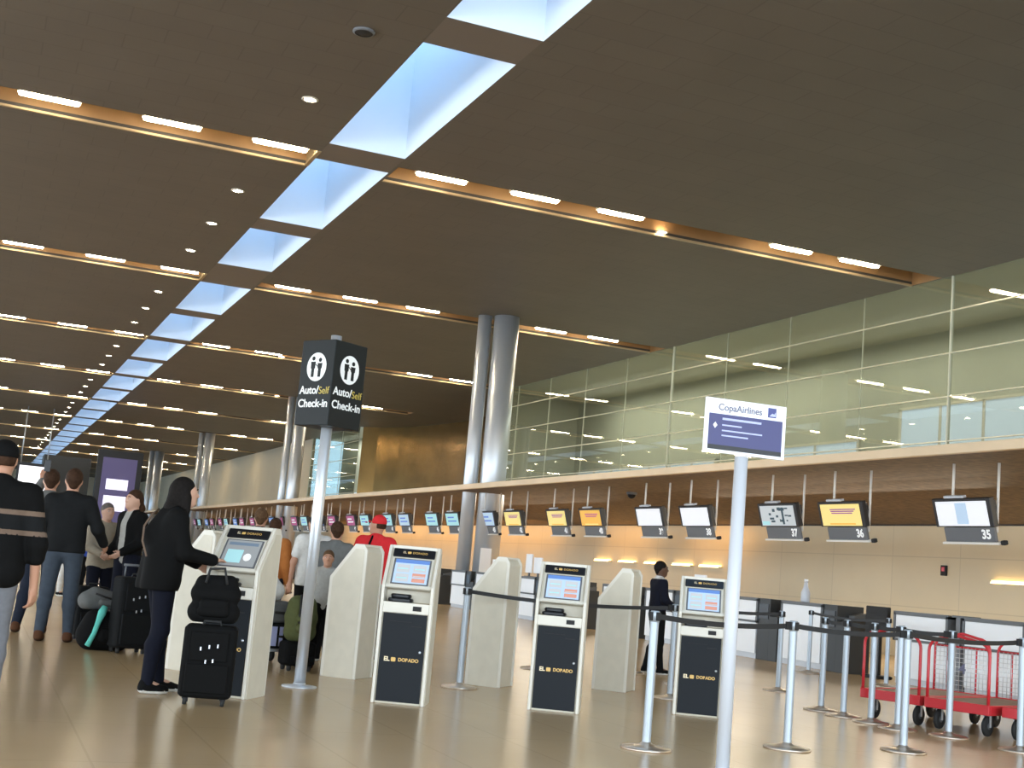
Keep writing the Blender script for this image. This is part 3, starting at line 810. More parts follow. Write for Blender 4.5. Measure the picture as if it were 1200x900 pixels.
f = MB(); f.box((.155,.092,0),(.215,.155,.002), mat=MP); em = f.build('emblem', 'navy_ink', pn)
f = MB(); f.prism([(.165,.10),(.185,.12),(.20,.115),(.21,.13),(.21,.10)], .002,.003, axis='z'); f.v = [tuple(MP @ V(p)) for p in f.v]; f.build('emblem_wave', 'pale_blue_ink', em)
f = MB()
for a, b, c, hh in ((-.17,.045,.11,.014),(-.17,.005,-.03,.009),(-.17,-.030,.12,.009),(-.17,-.062,.02,.009)):
    f.box((a,b-hh/2,.002),(c,b+hh/2,.003), mat=MP)
f.build('text_lines', 'pale_blue_ink', pn)
f = MB(); f.prism([(-.235,.0),(-.22,.02),(-.205,.0),(-.22,-.02)], .002,.004, axis='z'); f.v = [tuple(MP @ V(p)) for p in f.v]; f.build('arrow_mark', 'sign_white', pn)
tag(ws, 'white and blue airline sign on a tall white pole in the foreground', 'sign')

# ------------------------------------------------------------------ people: smooth bodies grown from joints
def sdf_grid(prims, vx, cuts=()):
    lo = np.array([1e9]*3); hi = -lo
    for p in prims:
        if p[0] == 'rc':
            for c, r in ((p[1],p[3]),(p[2],p[4])): lo = np.minimum(lo, np.array(c)-r); hi = np.maximum(hi, np.array(c)+r)
        else: lo = np.minimum(lo, np.array(p[1])-np.array(p[2])); hi = np.maximum(hi, np.array(p[1])+np.array(p[2]))
    lo = lo-.04-2*vx; hi = hi+.04+2*vx
    n = np.ceil((hi-lo)/vx).astype(int)+1
    Fd = np.full(n, 1.0, np.float32)
    ax = [lo[i]+vx*np.arange(n[i]) for i in range(3)]
    for p in prims:
        if p[0] == 'rc': a, b, ra, rb = np.array(p[1],float), np.array(p[2],float), p[3], p[4]; k = p[5]; bl = np.minimum(a-ra,b-rb); bh = np.maximum(a+ra,b+rb)
        else: c, r = np.array(p[1],float), np.array(p[2],float); k = p[3]; bl = c-r; bh = c+r
        m = k+.035+vx
        i0 = np.maximum(0, np.floor((bl-m-lo)/vx).astype(int)); i1 = np.minimum(n, np.ceil((bh+m-lo)/vx).astype(int)+1)
        X, Y, Z = np.meshgrid(*[ax[i][i0[i]:i1[i]] for i in range(3)], indexing='ij')
        if p[0] == 'rc':
            d = b-a; L2 = max(float(d@d), 1e-9)
            t = np.clip(((X-a[0])*d[0]+(Y-a[1])*d[1]+(Z-a[2])*d[2])/L2, 0, 1)
            D_ = np.sqrt((X-a[0]-t*d[0])**2+(Y-a[1]-t*d[1])**2+(Z-a[2]-t*d[2])**2) - (ra+(rb-ra)*t)
        else:
            px, py, pz = (X-c[0])/r[0], (Y-c[1])/r[1], (Z-c[2])/r[2]
            k0 = np.sqrt(px**2+py**2+pz**2); k1 = np.sqrt((px/r[0])**2+(py/r[1])**2+(pz/r[2])**2)+1e-9
            D_ = k0*(k0-1)/k1
        sub = Fd[i0[0]:i1[0],i0[1]:i1[1],i0[2]:i1[2]]
        if k > 1e-6:
            h = np.maximum(k-np.abs(sub-D_),0)/k
            sub[...] = np.minimum(sub,D_)-h*h*k*.25
        else: sub[...] = np.minimum(sub,D_)
    if len(cuts):
        X, Y, Z = np.meshgrid(*ax, indexing='ij')
        for nx, ny, nz, d in cuts: Fd = np.maximum(Fd, X*nx+Y*ny+Z*nz-d)   # keep n.p < d
    return Fd, lo
def surface_nets(Fd, lo, vx):
    s = Fd < 0; n = np.array(Fd.shape)
    cn = n-1
    cnt = np.zeros(cn, int)
    for dx in (0,1):
        for dy in (0,1):
            for dz in (0,1): cnt += s[dx:dx+cn[0],dy:dy+cn[1],dz:dz+cn[2]]
    act = (cnt > 0) & (cnt < 8)
    I = np.argwhere(act); idx = -np.ones(cn, int); idx[act] = np.arange(len(I))
    acc = np.zeros((len(I),3)); num = np.zeros(len(I))
    cor = [(0,0,0),(1,0,0),(0,1,0),(1,1,0),(0,0,1),(1,0,1),(0,1,1),(1,1,1)]
    for a in range(8):
        for b in range(a+1,8):
            if bin(a^b).count('1') != 1: continue
            A, B = np.array(cor[a]), np.array(cor[b])
            fa = Fd[tuple((I+A).T)]; fb = Fd[tuple((I+B).T)]
            c = (fa < 0) != (fb < 0); t = np.where(c, fa/(fa-fb+1e-12), 0)
            acc += np.where(c[:,None], A+(B-A)*t[:,None], 0); num += c
    P = lo+vx*(I+acc/np.maximum(num,1)[:,None])
    faces = []
    for ax in range(3):
        u, v = [(1,2),(2,0),(0,1)][ax]
        e = [slice(None)]*3; e2 = [slice(None)]*3; e[ax] = slice(0,-1); e2[ax] = slice(1,None)
        sa, sb = s[tuple(e)], s[tuple(e2)]
        E_ = np.argwhere(sa != sb); 
        ok = (E_[:,u] > 0) & (E_[:,v] > 0) & (E_[:,u] < n[u]-1) & (E_[:,v] < n[v]-1); E_ = E_[ok]
        ins = sa[tuple(E_.T)]
        du = np.zeros(3,int); du[u] = 1; dv = np.zeros(3,int); dv[v] = 1
        q = np.stack([idx[tuple((E_-du-dv).T)], idx[tuple((E_-dv).T)], idx[tuple(E_.T)], idx[tuple((E_-du).T)]],1)
        q[~ins] = q[~ins][:,::-1]
        faces.append(q)
    return P, np.concatenate(faces)
def grow(name, prims, mats, parent, vx=.012, cuts=(), matfn=None):
    P, Q = surface_nets(*sdf_grid(prims, vx, cuts), vx)
    me = bpy.data.meshes.new(name); me.from_pydata([tuple(p) for p in P], [], [tuple(int(i) for i in q) for q in Q])
    if not isinstance(mats, (list,tuple)): mats = [mats]
    for m in mats: me.materials.append(MATS[m])
    me.polygons.foreach_set('use_smooth', [True]*len(me.polygons))
    if matfn:
        C = P[Q].mean(1); me.polygons.foreach_set('material_index', [int(matfn(c)) for c in C])
    me.update()
    o = bpy.data.objects.new(name, me); COL.objects.link(o); o.parent = parent
    return o
def lerp(a, b, t): return tuple(a[i]+(b[i]-a[i])*t for i in range(3))
def hand_prims(w, d, side, curl=.5, palm_n=None, spread=.0):
    """hand that starts at wrist w and points along d; side +1 puts the thumb on one side"""
    w = V(w); d = V(d).normalized(); n = V(palm_n or (0,-1,0)); n = (n-d*n.dot(d)).normalized(); u = d.cross(n).normalized()*side
    pr = [('rc', w, w+d*.035, .024, .026, .01)]
    fl_ = [.070,.078,.074,.058]
    for i in range(4):
        o = (i-1.5)*.0195
        k = w+d*.088+u*o
        pr.append(('rc', w+d*.02+u*o*.6, k, .016, .0125, .012))
        a = curl*.55; b = curl*1.25
        d1 = (d*math.cos(a)+n*math.sin(a)+u*(o*spread*8)).normalized(); d2 = (d*math.cos(b)+n*math.sin(b)).normalized()
        m = k+d1*fl_[i]*.52
        pr.append(('rc', k, m, .0105, .0095, .004)); pr.append(('rc', m, m+d2*fl_[i]*.48, .0095, .0078, .003))
    b0 = w+d*.025-u*.026; b1 = b0+(d*.7-u*.6+n*.25).normalized()*.045; b2 = b1+(d*.95-u*.1+n*.35).normalized()*.032
    pr += [('rc', w+d*.015-u*.012, b0, .017, .015, .01), ('rc', b0, b1, .0135, .0115, .006), ('rc', b1, b2, .0110, .0085, .004)]
    return pr
def person(label, loc, face_deg, height=1.75, top='black_cloth', legs='dark_denim', skin='skin', shoes='black_cloth', hair='hair_brown', hair_style='short',
           pose=None, vx=.011, sleeves=True, hem=.86, wide=1.0, group=None, head_turn=0.0, top_extra=None, curl=.6, top_mats=None, top_matfn=None, hand_d=None, eyes=True, sleeve_len=1.0):
    """stands at loc, faces -y before turning by face_deg"""
    o = empty('person', loc, R(face_deg)); s = height/1.75; o.scale = (s,s,s)
    J = dict(head=(0,-.01,1.635), neck=(0,.015,1.47), shL=(.175,.02,1.415), shR=(-.175,.02,1.415), elL=(.235,.05,1.13), elR=(-.235,.05,1.13),
             wrL=(.245,-.03,.89), wrR=(-.245,-.03,.89), hipL=(.095,.01,.92), hipR=(-.095,.01,.92), knL=(.10,-.015,.50), knR=(-.10,-.015,.50),
             anL=(.105,.03,.085), anR=(-.105,.03,.085), chest=(0,.01,1.27), waist=(0,.015,1.06))
    if pose: J.update(pose)
    hd = V(J['head']); Rz = Matrix.Rotation(R(head_turn),3,'Z')
    hp = lambda x, y, z: tuple(hd + Rz @ V((x,y,z)))
    B = []
    # head, one surface with the face
    B += [('el', hp(0,.018,.015), (.076,.094,.098), .01), ('rc', hp(0,-.035,-.02), hp(0,-.055,-.085), .062, .034, .05), ('rc', hp(0,.0,-.03), hp(0,-.03,-.07), .062, .05, .04),
          ('rc', hp(0,-.088,.012), hp(0,-.108,-.026), .008, .0125, .014), ('el', hp(.012,-.100,-.030), (.009,.009,.007), .006), ('el', hp(-.012,-.100,-.030), (.009,.009,.007), .006),
          ('rc', hp(-.030,-.076,.026), hp(.030,-.076,.026), .010, .010, .014), ('rc', hp(-.016,-.089,-.055), hp(.016,-.089,-.055), .0065, .0065, .008), ('rc', hp(-.014,-.087,-.066), hp(.014,-.087,-.066), .0065, .0065, .008),
          ('el', hp(.078,.012,-.010), (.010,.020,.031), .008), ('el', hp(-.078,.012,-.010), (.010,.020,.031), .008),
          ('rc', hp(0,.02,-.05), J['neck'], .055, .056, .03), ('rc', J['neck'], lerp(J['neck'],J['chest'],.4), .058, .08, .05)]
    ch, wa = V(J['chest']), V(J['waist'])
    pel = (V(J['hipL'])+V(J['hipR']))/2
    def torso(g, k=.06):
        sL, sR, nk = V(J['shL']), V(J['shR']), V(J['neck'])
        ux = (sL-sR).normalized(); W = wide
        T = [('rc', sL*.9+sR*.1, sR*.9+sL*.1, .060+g, .060+g, k)]
        for q in (sL,sR): T.append(('rc', nk+V((0,.0,-.01)), q*.8+nk*.2+V((0,0,-.03)), .045+g, .050+g, k))
        for sg in (-1,1):
            T += [('rc', ch+ux*sg*.085*W+V((0,.0,.06)), wa+ux*sg*.065*W, .098+g, .088*W+g, k), ('rc', wa+ux*sg*.06*W, pel+ux*sg*.075*W+V((0,.01,.0)), .090*W+g, .098*W+g, k)]
        T += [('rc', ch+V((0,0,.03)), wa, .105+g, .098*W+g, k)]
        return T
    def arm(sd, g, k=.03, r=(.052,.040,.028)):
        return [('rc', J['sh'+sd], J['el'+sd], r[0]+g, r[1]+g, k), ('rc', J['el'+sd], J['wr'+sd], r[1]+g, r[2]+g, k)]
    def leg(sd, g, k=.03):
        kn = V(J['kn'+sd]); an = V(J['an'+sd]); cf = kn+(an-kn)*.3+V((0,.02,0))
        return [('rc', J['hip'+sd], kn, .086+g, .056+g, k), ('rc', kn, cf, .054+g, .053+g, k), ('rc', cf, an, .052+g, .036+g, k)]
    B += torso(-.012) 
    for sd, sg in (('L',1),('R',-1)):
        B += arm(sd, -.002) + leg(sd, -.006)
        w = V(J['wr'+sd]); e = V(J['el'+sd]); d = (hand_d or {}).get(sd) or tuple((w-e).normalized()+V((0,-.05,-.1)))
        B += hand_prims(w, d, sg, curl, palm_n=(-sg*.8,-.5,0) if not (hand_d or {}).get(sd) else (0,0,-1))
        an = V(J['an'+sd]); B += [('rc', an, an+V((0,-.13,-.045)), .034, .028, .02)]
    grow('body', B, skin, o, vx)
    # clothes
    T = torso(.012)
    for sd in 'LR':
        a = arm(sd, .016, .04, (.056,.045,.033))
        if sleeve_len < 1: a[1] = ('rc', J['el'+sd], lerp(J['el'+sd],J['wr'+sd],sleeve_len), .064, .058, .04)
        T += a if sleeves else [('rc', J['sh'+sd], lerp(J['sh'+sd],J['el'+sd],.62), .076, .066, .04)]
    T += [('rc', V(J['neck'])+V((0,.0,-.05)), V(J['neck'])+V((0,.01,.005)), .078, .068, .03)]
    if top_extra: T += top_extra
    zt = J['neck'][2]+.02
    cuts = [(0,0,-1,-hem)]
    grow('top', T, top_mats or top, o, vx, cuts, top_matfn)
    L = []
    for sg in (-1,1): L += [('rc', wa*.35+pel*.65+V((sg*.06*wide,0,0)), pel+V((sg*.075,.01,-.02)), .098*wide, .102, .05)]
    for sd in 'LR': L += leg(sd, .014, .035)
    zmin = min(J['anL'][2], J['anR'][2])
    grow('trousers', L, legs, o, vx, [(0,0,1,max(1.0,hem+.12)), (0,0,-1,-(zmin-.04))])
    for sd in 'LR':
        an = V(J['an'+sd]); 
        h0 = an+V((0,.025,-.042)); t0 = an+V((0,-.15,-.052)); fl0 = an.z-.085
        sh = [('rc', h0, t0+V((0,.05,0)), .043, .044, .02), ('rc', t0+V((.0,.05,0)), t0, .042, .032, .02), ('rc', an+V((0,.012,.0)), an+V((0,-.03,-.045)), .045, .04, .03)]
        ob = grow('shoe', sh, [shoes,'white_cloth' if shoes != 'brown_leather' else 'hair_brown'], o, vx*.8, [(0,0,-1,-(fl0+.001))], lambda c, f=fl0: c[2] < f+.028)
    # hair or cap
    hr = []
    if hair_style in ('short','long','ponytail','bun'):
        hr = [('el', hp(0,.026,.030), (.086,.100,.098), .01), ('rc', hp(0,.06,.0), hp(0,.058,-.055), .062, .045, .03)]
        n = Rz @ V((0,-.75,-.66)); n.normalize(); c = V(hp(0,-.072,.045))
        cut = [(n.x,n.y,n.z,n.dot(c))]
        if hair_style == 'short': grow('hair', hr, hair, o, vx*.8, cut)
        else:
            hr2 = hr + [('rc', hp(.062,.02,-.01), hp(.070,.02,-.16), .034, .030, .03), ('rc', hp(-.062,.02,-.01), hp(-.070,.02,-.16), .034, .030, .03), ('rc', hp(0,.06,.0), hp(0,.105,-.22), .075, .070, .03)]
            if hair_style == 'long': hr2 += [('rc', hp(.03,.10,-.15), hp(.05,.16,-.33), .06, .04, .03), ('rc', hp(-.03,.10,-.15), hp(-.05,.16,-.33), .06, .04, .03), ('rc', hp(.075,.0,-.05), hp(.115,.01,-.24), .035, .035, .03), ('rc', hp(-.075,.0,-.05), hp(-.115,.01,-.24), .035, .035, .03)]
            if hair_style == 'ponytail': hr2 = hr + [('rc', hp(0,.10,.0), hp(0,.125,-.10), .04, .045, .03), ('rc', hp(0,.125,-.10), hp(0,.10,-.27), .045, .02, .03)]
            n2 = Rz @ V((0,-1,0)); cc = V(hp(0,-.035,0)); n3 = Rz @ V((0,-.86,-.5)); c3 = V(hp(0,-.07,.05))
            # the face stays free: keep what lies behind both planes
            grow('hair', hr2, hair, o, vx*.8, [(n3.x,n3.y,n3.z*.35,n3.x*c3.x+n3.y*c3.y+n3.z*.35*c3.z)])
    if hair_style == 'cap':
        m = 'cap'
        hr = [('el', hp(0,.020,.035), (.092,.108,.092), .01)]
        c = V(hp(0,0,.022))
        cp = grow('cap', hr + [('rc', hp(-.045,-.10,.035), hp(.045,-.10,.035), .012, .012, .03), ('rc', hp(-.03,-.155,.022), hp(.03,-.155,.022), .008, .008, .045)], hair, o, vx*.8, [(0,0,-1,-(c.z-.012))])
        grow('hair', [('el', hp(0,.026,.0), (.083,.095,.085), .01)], 'hair_brown', o, vx*.8, [tuple(Rz @ V((0,-1,0)))+((Rz @ V((0,-1,0))).dot(V(hp(0,.0,0))),), (0,0,1,c.z), (0,0,-1,-(c.z-.07))])
    if eyes:
        for sg in (-1,1):
            f = MB(); f.sphere(hp(sg*.030,-.080,.004), .0125, n=10); f.sphere(hp(sg*.030,-.0885,.004), .0065, 1, n=8); f.build('eye', ['white_cloth','hair_black'], o)
            f = MB(); f.tube([hp(sg*.014,-.092,.026),hp(sg*.030,-.092,.032),hp(sg*.048,-.080,.026)], .0045, n=6); f.build('eyebrow', hair if hair.startswith('hair') else 'hair_brown', o)
    tag(o, label, 'person', group)
    return o
def limb_strap(name, pts, r, mat, parent):
    f = MB(); f.tube(pts, r, n=6); return f.build(name, mat, parent)

# --- the woman in black at the kiosk
p = person('person in black jacket with long dark hair tapping the left kiosk screen', (1.50,10.95,0), 96, 1.74, top='black_cloth', legs='navy_cloth', skin='skin_pale', hair='hair_black', hair_style='long', hem=.82, wide=1.28, vx=.009,
       pose=dict(head=(0,-.075,1.625), neck=(0,-.015,1.475), shL=(.18,-.01,1.41), shR=(-.18,.0,1.41), elR=(-.25,-.06,1.13), wrR=(-.16,-.32,1.09), elL=(.23,-.08,1.14), wrL=(.16,-.28,1.05),
                 hipL=(.09,.03,.92), hipR=(-.09,.03,.92), anL=(.10,-.06,.085), anR=(-.11,.08,.085), knL=(.10,-.03,.5), knR=(-.10,.02,.5), waist=(0,.03,1.06)),
       hand_d=dict(R=(.62,-.80,.08)), top_extra=[('rc',(.07,.06,1.12),(.09,.07,.86),.13,.15,.05),('rc',(-.07,.06,1.12),(-.09,.07,.86),.13,.15,.05),('rc',(0,.05,1.40),(0,.11,1.25),.09,.12,.05)], curl=.35)
limb_strap('bag_strap', [(.10,.10,1.47),(.055,.165,1.42),(-.02,.232,1.32),(-.10,.25,1.20),(-.17,.22,1.08)], .009, 'stripe_tan', p)
# --- man at the left edge walking away
def sw_mat(c): return 1 if (1.275 < c[2] < 1.305 or 1.15 < c[2] < 1.18) else (2 if 1.18 <= c[2] <= 1.275 else 0)
p = person('person in dark cap and black striped sweater walking at the left edge', (.13,9.2,0), 178, 1.77, legs='grey_denim', skin='skin', shoes='brown_leather', hair='black_cloth', hair_style='cap', hem=.76, wide=1.2, vx=.008, sleeve_len=.3,
       pose=dict(anL=(.12,.30,.16), knL=(.11,.05,.50), anR=(-.11,-.18,.085), knR=(-.10,-.12,.50), elR=(-.27,.04,1.10), wrR=(-.285,-.02,.815), elL=(.29,.02,1.13), wrL=(.30,-.06,.89), shL=(.20,.02,1.41), shR=(-.20,.02,1.41), head=(.0,-.03,1.63)),
       top_mats=['black_cloth','stripe_tan','charcoal'], top_matfn=sw_mat, curl=.9, head_turn=-10)
# note: this figure's right arm hangs towards the camera side
# --- two men farther on
person('tall person in charcoal jacket and blue jeans standing with legs apart, back turned', (.98,15.5,0), 170, 1.92, top='charcoal', legs='blue_denim', skin='skin', shoes='brown_leather', hair='hair_brown', hair_style='short', hem=.90, wide=1.12, vx=.010,
       pose=dict(anL=(.14,.02,.085), anR=(-.13,-.04,.085), knL=(.12,-.02,.5), knR=(-.11,-.03,.5), elR=(-.30,.03,1.16), wrR=(-.36,-.12,1.02), elL=(.28,-.02,1.14), wrL=(.18,-.22,1.02), shL=(.19,.02,1.415), shR=(-.19,.02,1.415)), head_turn=8)
p = person('person with brown hair raising a dark phone, mostly hidden behind the tall one', (.80,16.7,0), 175, 1.94, top='grey_cloth', legs='dark_denim', skin='skin', shoes='brown_leather', hair='hair_brown', hair_style='short', vx=.012,
       pose=dict(elL=(.22,-.20,1.36), wrL=(.10,-.26,1.62), anL=(.16,.10,.085)), hand_d=dict(L=(0,-.15,1)))
ph = empty('mobile_phone', (.72,16.40,1.97), R(175)); ph.rotation_euler.x = 0
f = MB(); f.rbox((-.035,-.006,-.07),(.035,.006,.07), .004); f.build('body', 'black_gloss', ph, bevel=.003); f = MB(); f.box((-.03,-.008,-.06),(.03,-.006,.06)); f.build('screen', 'screen_body', ph)
tag(ph, 'dark mobile phone held up beside the two standing men', 'phone')
# --- couple in the middle distance
person('person with pale face and tan shirt standing before the dark advertising screen', (1.55,17.3,0), 20, 1.62, top='tan_cloth', legs='navy_cloth', skin='skin_pale', hair='hair_grey', hair_style='short', vx=.012, wide=1.1,
       pose=dict(elL=(.22,-.05,1.14), wrL=(.10,-.24,1.10), elR=(-.22,-.05,1.14), wrR=(-.12,-.22,1.06)))
person('person with long brown hair in open black jacket over a pale shirt', (1.80,16.8,0), -60, 1.80, top_mats=['black_cloth','greywhite_cloth'], legs='navy_cloth', skin='skin_pale', hair='hair_brown', hair_style='ponytail', vx=.011, hem=.80,
       top_matfn=lambda c: 1 if (abs(c[0]) < .055 and c[1] < -.03) else 0, pose=dict(elL=(.21,.02,1.13), wrL=(.14,-.18,1.0), elR=(-.22,.02,1.13), wrR=(-.15,-.17,.98)))
person('distant person in blue top far down the hall', (2.05,25.5,0), 160, 1.62, top='blue_cloth', legs='black_cloth', hair='hair_brown', vx=.016)
person('distant person in orange and white far down the hall left of the blue one', (1.78,26.6,0), 30, 1.75, top='orange_cloth', legs='white_cloth', hair='hair_brown', vx=.016)
# --- people behind the left kiosk
person('person with brown hair in dark jacket over red behind the left kiosk', (3.38,16.7,0), 160, 1.72, top_mats=['charcoal','red_cloth'], legs='black_cloth', hair='hair_light', vx=.012,
       top_matfn=lambda c: 1 if (c[0] < -.05 and c[2] < 1.40) else 0, wide=1.1)
person('person in slate and orange top between the left kiosk and the white-shirted person', (3.44,16.05,0), 150, 1.60, top_mats=['slate_cloth','orange_cloth'], legs='dark_denim', hair='hair_brown', vx=.012,
       top_matfn=lambda c: 1 if c[0] < -.05 else 0)
person('person in white short-sleeved shirt with black hair, back turned, at the thin sign pole', (3.80,15.5,0), 190, 1.68, top='white_cloth', legs='black_cloth', hair='hair_black', vx=.012, sleeves=False, wide=1.12, pose=dict(elL=(.25,.02,1.14), elR=(-.27,.0,1.15), wrR=(-.28,-.10,.92)))
person('person in grey shirt with dark hair, right of the thin sign pole', (3.92,14.92,0), 170, 1.60, top='grey_cloth', legs='black_cloth', hair='hair_brown', vx=.012, wide=1.1)
person('small child in grey-white top facing the camera beside the sign pole', (3.60,13.95,0), -18, 1.26, top='greywhite_cloth', legs='black_cloth', skin='skin', hair='hair_light', hair_style='short', vx=.012, shoes='brown_leather')
p = person('person in red shirt and red cap with back turned', (4.53,15.35,0), 165, 1.74, top='red_cloth', legs='black_cloth', skin='skin', hair='red_cloth', hair_style='cap', vx=.010, sleeves=False, wide=1.12, hem=.92,
       pose=dict(elR=(-.30,.02,1.16), wrR=(-.22,-.22,1.06), elL=(.26,-.04,1.16), wrL=(.16,-.24,1.06)), head_turn=65)
limb_strap('bag_strap', [(.02,-.06,1.50),(.05,.08,1.49),(.08,.135,1.40),(.09,.140,1.25),(.10,.135,1.10)], .014, 'black_cloth', p)
person('clerk in dark suit and white collar standing beyond the belt barrier', (8.80,15.95,0), 82, 1.52, top_mats=['navy_cloth','white_cloth'], legs='black_cloth', skin='skin_dark', hair='hair_black', vx=.010, hem=.78,
       top_matfn=lambda c: c[2] > 1.475, pose=dict(anR=(-.12,-.05,.085), anL=(.10,.12,.085), elR=(-.22,-.02,1.15), wrR=(-.14,-.22,1.04), elL=(.22,-.02,1.15), wrL=(.14,-.22,1.04)))

# ------------------------------------------------------------------ luggage
def suitcase(label, loc, rz, w, d, h, mat='black_cloth', handle=.0, group='dark suitcases', tags=True):
    o = empty('suitcase', loc, R(rz))
    f = MB(); f.rbox((-w/2,-d/2,.055),(w/2,d/2,h), .05); f.build('shell', mat, o, bevel=.01)
    f = MB(); f.rbox((-w/2+.04,-d/2-.03,.10),(w/2-.04,-d/2,h*.52), .012); f.build('front_pocket', mat, o, bevel=.01)
    f = MB(); f.rbox((-w/2+.06,-d/2-.02,h*.56),(w/2-.06,-d/2,h*.92), .01); f.build('front_pocket', mat, o, bevel=.01)
    f = MB(); f.tube([(-.07,-d/2+.08,h-.01),(-.06,-d/2+.08,h+.03),(.06,-d/2+.08,h+.03),(.07,-d/2+.08,h-.01)], .010); f.build('carry_handle', 'rubber', o)
    if handle:
        f = MB()
        for s in (-1,1): f.tube([(s*.09,d/2-.05,h-.02),(s*.09,d/2-.05,h+handle)], .009)
        f.tube([(-.11,d/2-.05,h+handle),(.11,d/2-.05,h+handle)], .014); f.build('pull_handle', 'plate_grey', o)
    for sx in (-1,1):
        for sy in (-1,1):
            f = MB(); f.lathe([(0,-.015),(.028,-.015),(.032,0),(.028,.015),(0,.015)], n=14)
            f.v = [(p[2]+sx*(w/2-.06), p[1]+sy*(d/2-.05), p[0]+.032) for p in f.v]; f.box((sx*(w/2-.06)-.022,sy*(d/2-.05)-.015,.045),(sx*(w/2-.06)+.022,sy*(d/2-.05)+.015,.07)); f.build('wheel', 'rubber', o)
    if tags:
        f = MB()
        for x, z in ((-.07,.50),(.0,.52),(.07,.53),(.04,.40),(-.02,.39)): f.box((x*w/.45-.004,-d/2-.036,z*h/.7-.014),(x*w/.45+.006,-d/2-.02,z*h/.7+.012))
        f.build('zip_pulls', 'steel', o)
    tag(o, label, 'suitcase', group); return o
def soft_bag(name, label, loc, rz, prims, mat, strap=None, cat='bag', vx=.012, pocket=None):
    o = empty(name, loc, R(rz)); grow('body', prims, mat, o, vx, [(0,0,-1,0)])
    if strap: f = MB(); f.tube(strap, .012, n=6); f.build('strap', 'rubber', o)
    if pocket: grow('pocket', pocket, mat, o, vx)
    tag(o, label, cat); return o
suitcase('large black upright suitcase standing in front of the left kiosk', (1.80,10.28,0), -12, .40, .27, .60, tags=True, handle=0)
soft_bag('travel_bag', 'black soft bag resting on top of the large suitcase', (1.80,10.30,.615), -12,
         [('rc',(-.11,0,.08),(.11,0,.08),.09,.09,.03),('rc',(-.105,0,.22),(.11,0,.22),.085,.085,.03),('rc',(-.10,.01,.30),(.10,.01,.31),.06,.06,.03)], 'black_cloth',
         strap=[(-.08,-.07,.30),(-.06,-.04,.41),(.05,-.04,.42),(.08,-.07,.30)], pocket=[('rc',(-.08,-.08,.09),(.08,-.08,.09),.045,.045,.02),('rc',(-.08,-.075,.15),(.08,-.075,.15),.035,.035,.02)])
suitcase('black upright suitcase just left of the woman in black, with pull handle', (1.68,14.55,0), 15, .40, .28, .80, 'charcoal', handle=.12)
suitcase('dark suitcase standing between the jeans of the tall person and the duffel', (1.38,16.0,0), 10, .36, .26, .62, 'charcoal', handle=0, tags=False)
bg_ = soft_bag('duffel_bag', 'rounded black duffel bag on the floor with a teal ribbon', (1.44,14.75,0), 10,
         [('rc',(-.12,0,.16),(.14,0,.16),.17,.17,.05),('rc',(-.10,0,.30),(.12,0,.28),.13,.12,.06)], 'black_cloth', strap=[(-.1,-.14,.3),(-.05,-.15,.42),(.1,-.15,.42),(.14,-.14,.3)],
         pocket=[('rc',(-.06,-.15,.14),(.12,-.15,.14),.06,.06,.03),('rc',(-.05,-.15,.2),(.11,-.15,.2),.05,.05,.03)])
f = MB(); f.tube([(-.20,-.16,.05),(-.15,-.175,.18),(-.12,-.175,.30),(-.09,-.165,.40),(-.06,-.14,.46)], [.03,.026,.03,.045,.035], n=8); f.build('ribbon', 'teal_cloth', bg_)['label'] = 'teal ribbon'
soft_bag('backpack', 'grey soft backpack lying on the black duffel', (1.42,14.85,.42), 20,
         [('rc',(-.20,0,.09),(.18,0,.07),.10,.08,.05),('rc',(-.12,0,.16),(.06,0,.13),.08,.07,.05)], 'grey_cloth', strap=[(-.15,-.08,.17),(-.05,-.11,.14),(.08,-.1,.11)], pocket=[('rc',(-.08,-.08,.08),(.06,-.08,.08),.04,.04,.02)])
# trolley with luggage behind the left kiosk
tr = empty('luggage_trolley', (3.08,14.2,0), R(15))
f = MB(); f.box((-.28,-.40,.16),(.28,.40,.19)); f.build('deck', 'steel', tr)
f = MB(); f.tube([(-.26,.38,.18),(-.26,.46,.70),(-.26,.50,1.0),(.26,.50,1.0),(.26,.46,.70),(.26,.38,.18)], .015); f.build('push_handle', 'steel', tr)
for x, y in ((-.22,-.3),(.22,-.3),(-.22,.3),(.22,.3)):
    f = MB(); f.lathe([(0,-.02),(.065,-.02),(.075,0),(.065,.02),(0,.02)], n=16); f.v = [(p[2]+x,p[1]+y,p[0]+.075) for p in f.v]; f.box((x-.03,y-.012,.07),(x+.03,y+.012,.16)); f.build('wheel', 'rubber', tr)
tag(tr, 'steel luggage trolley loaded with bags behind the left kiosk', 'luggage trolley')
o = empty('suitcase', (3.10,14.15,.19), R(15)); f = MB(); f.rbox((-.24,-.34,0),(.24,.30,.26), .04); f.build('shell', 'charcoal', o, bevel=.01)
f = MB(); f.tube([(-.08,-.345,.13),(-.06,-.37,.13),(.06,-.37,.13),(.08,-.345,.13)], .012); f.build('carry_handle', 'rubber', o)
f = MB(); f.box((-.18,-.35,.03),(-.10,-.338,.23)); f.box((-.07,-.35,.03),(-.03,-.338,.23)); f.build('stripe', 'pale_blue_ink', o)
tag(o, 'dark suitcase with pale blue stripes lying lowest on the trolley', 'suitcase', 'dark suitcases')
o = empty('suitcase', (3.06,14.15,.455), R(15)); f = MB(); f.rbox((-.22,-.30,0),(.22,.28,.22), .04); f.build('shell', 'grey_cloth', o, bevel=.01)
f = MB(); f.tube([(-.08,-.305,.11),(-.06,-.33,.11),(.06,-.33,.11),(.08,-.305,.11)], .012); f.build('carry_handle', 'rubber', o)
tag(o, 'grey suitcase lying in the middle of the trolley stack', 'suitcase', 'dark suitcases')
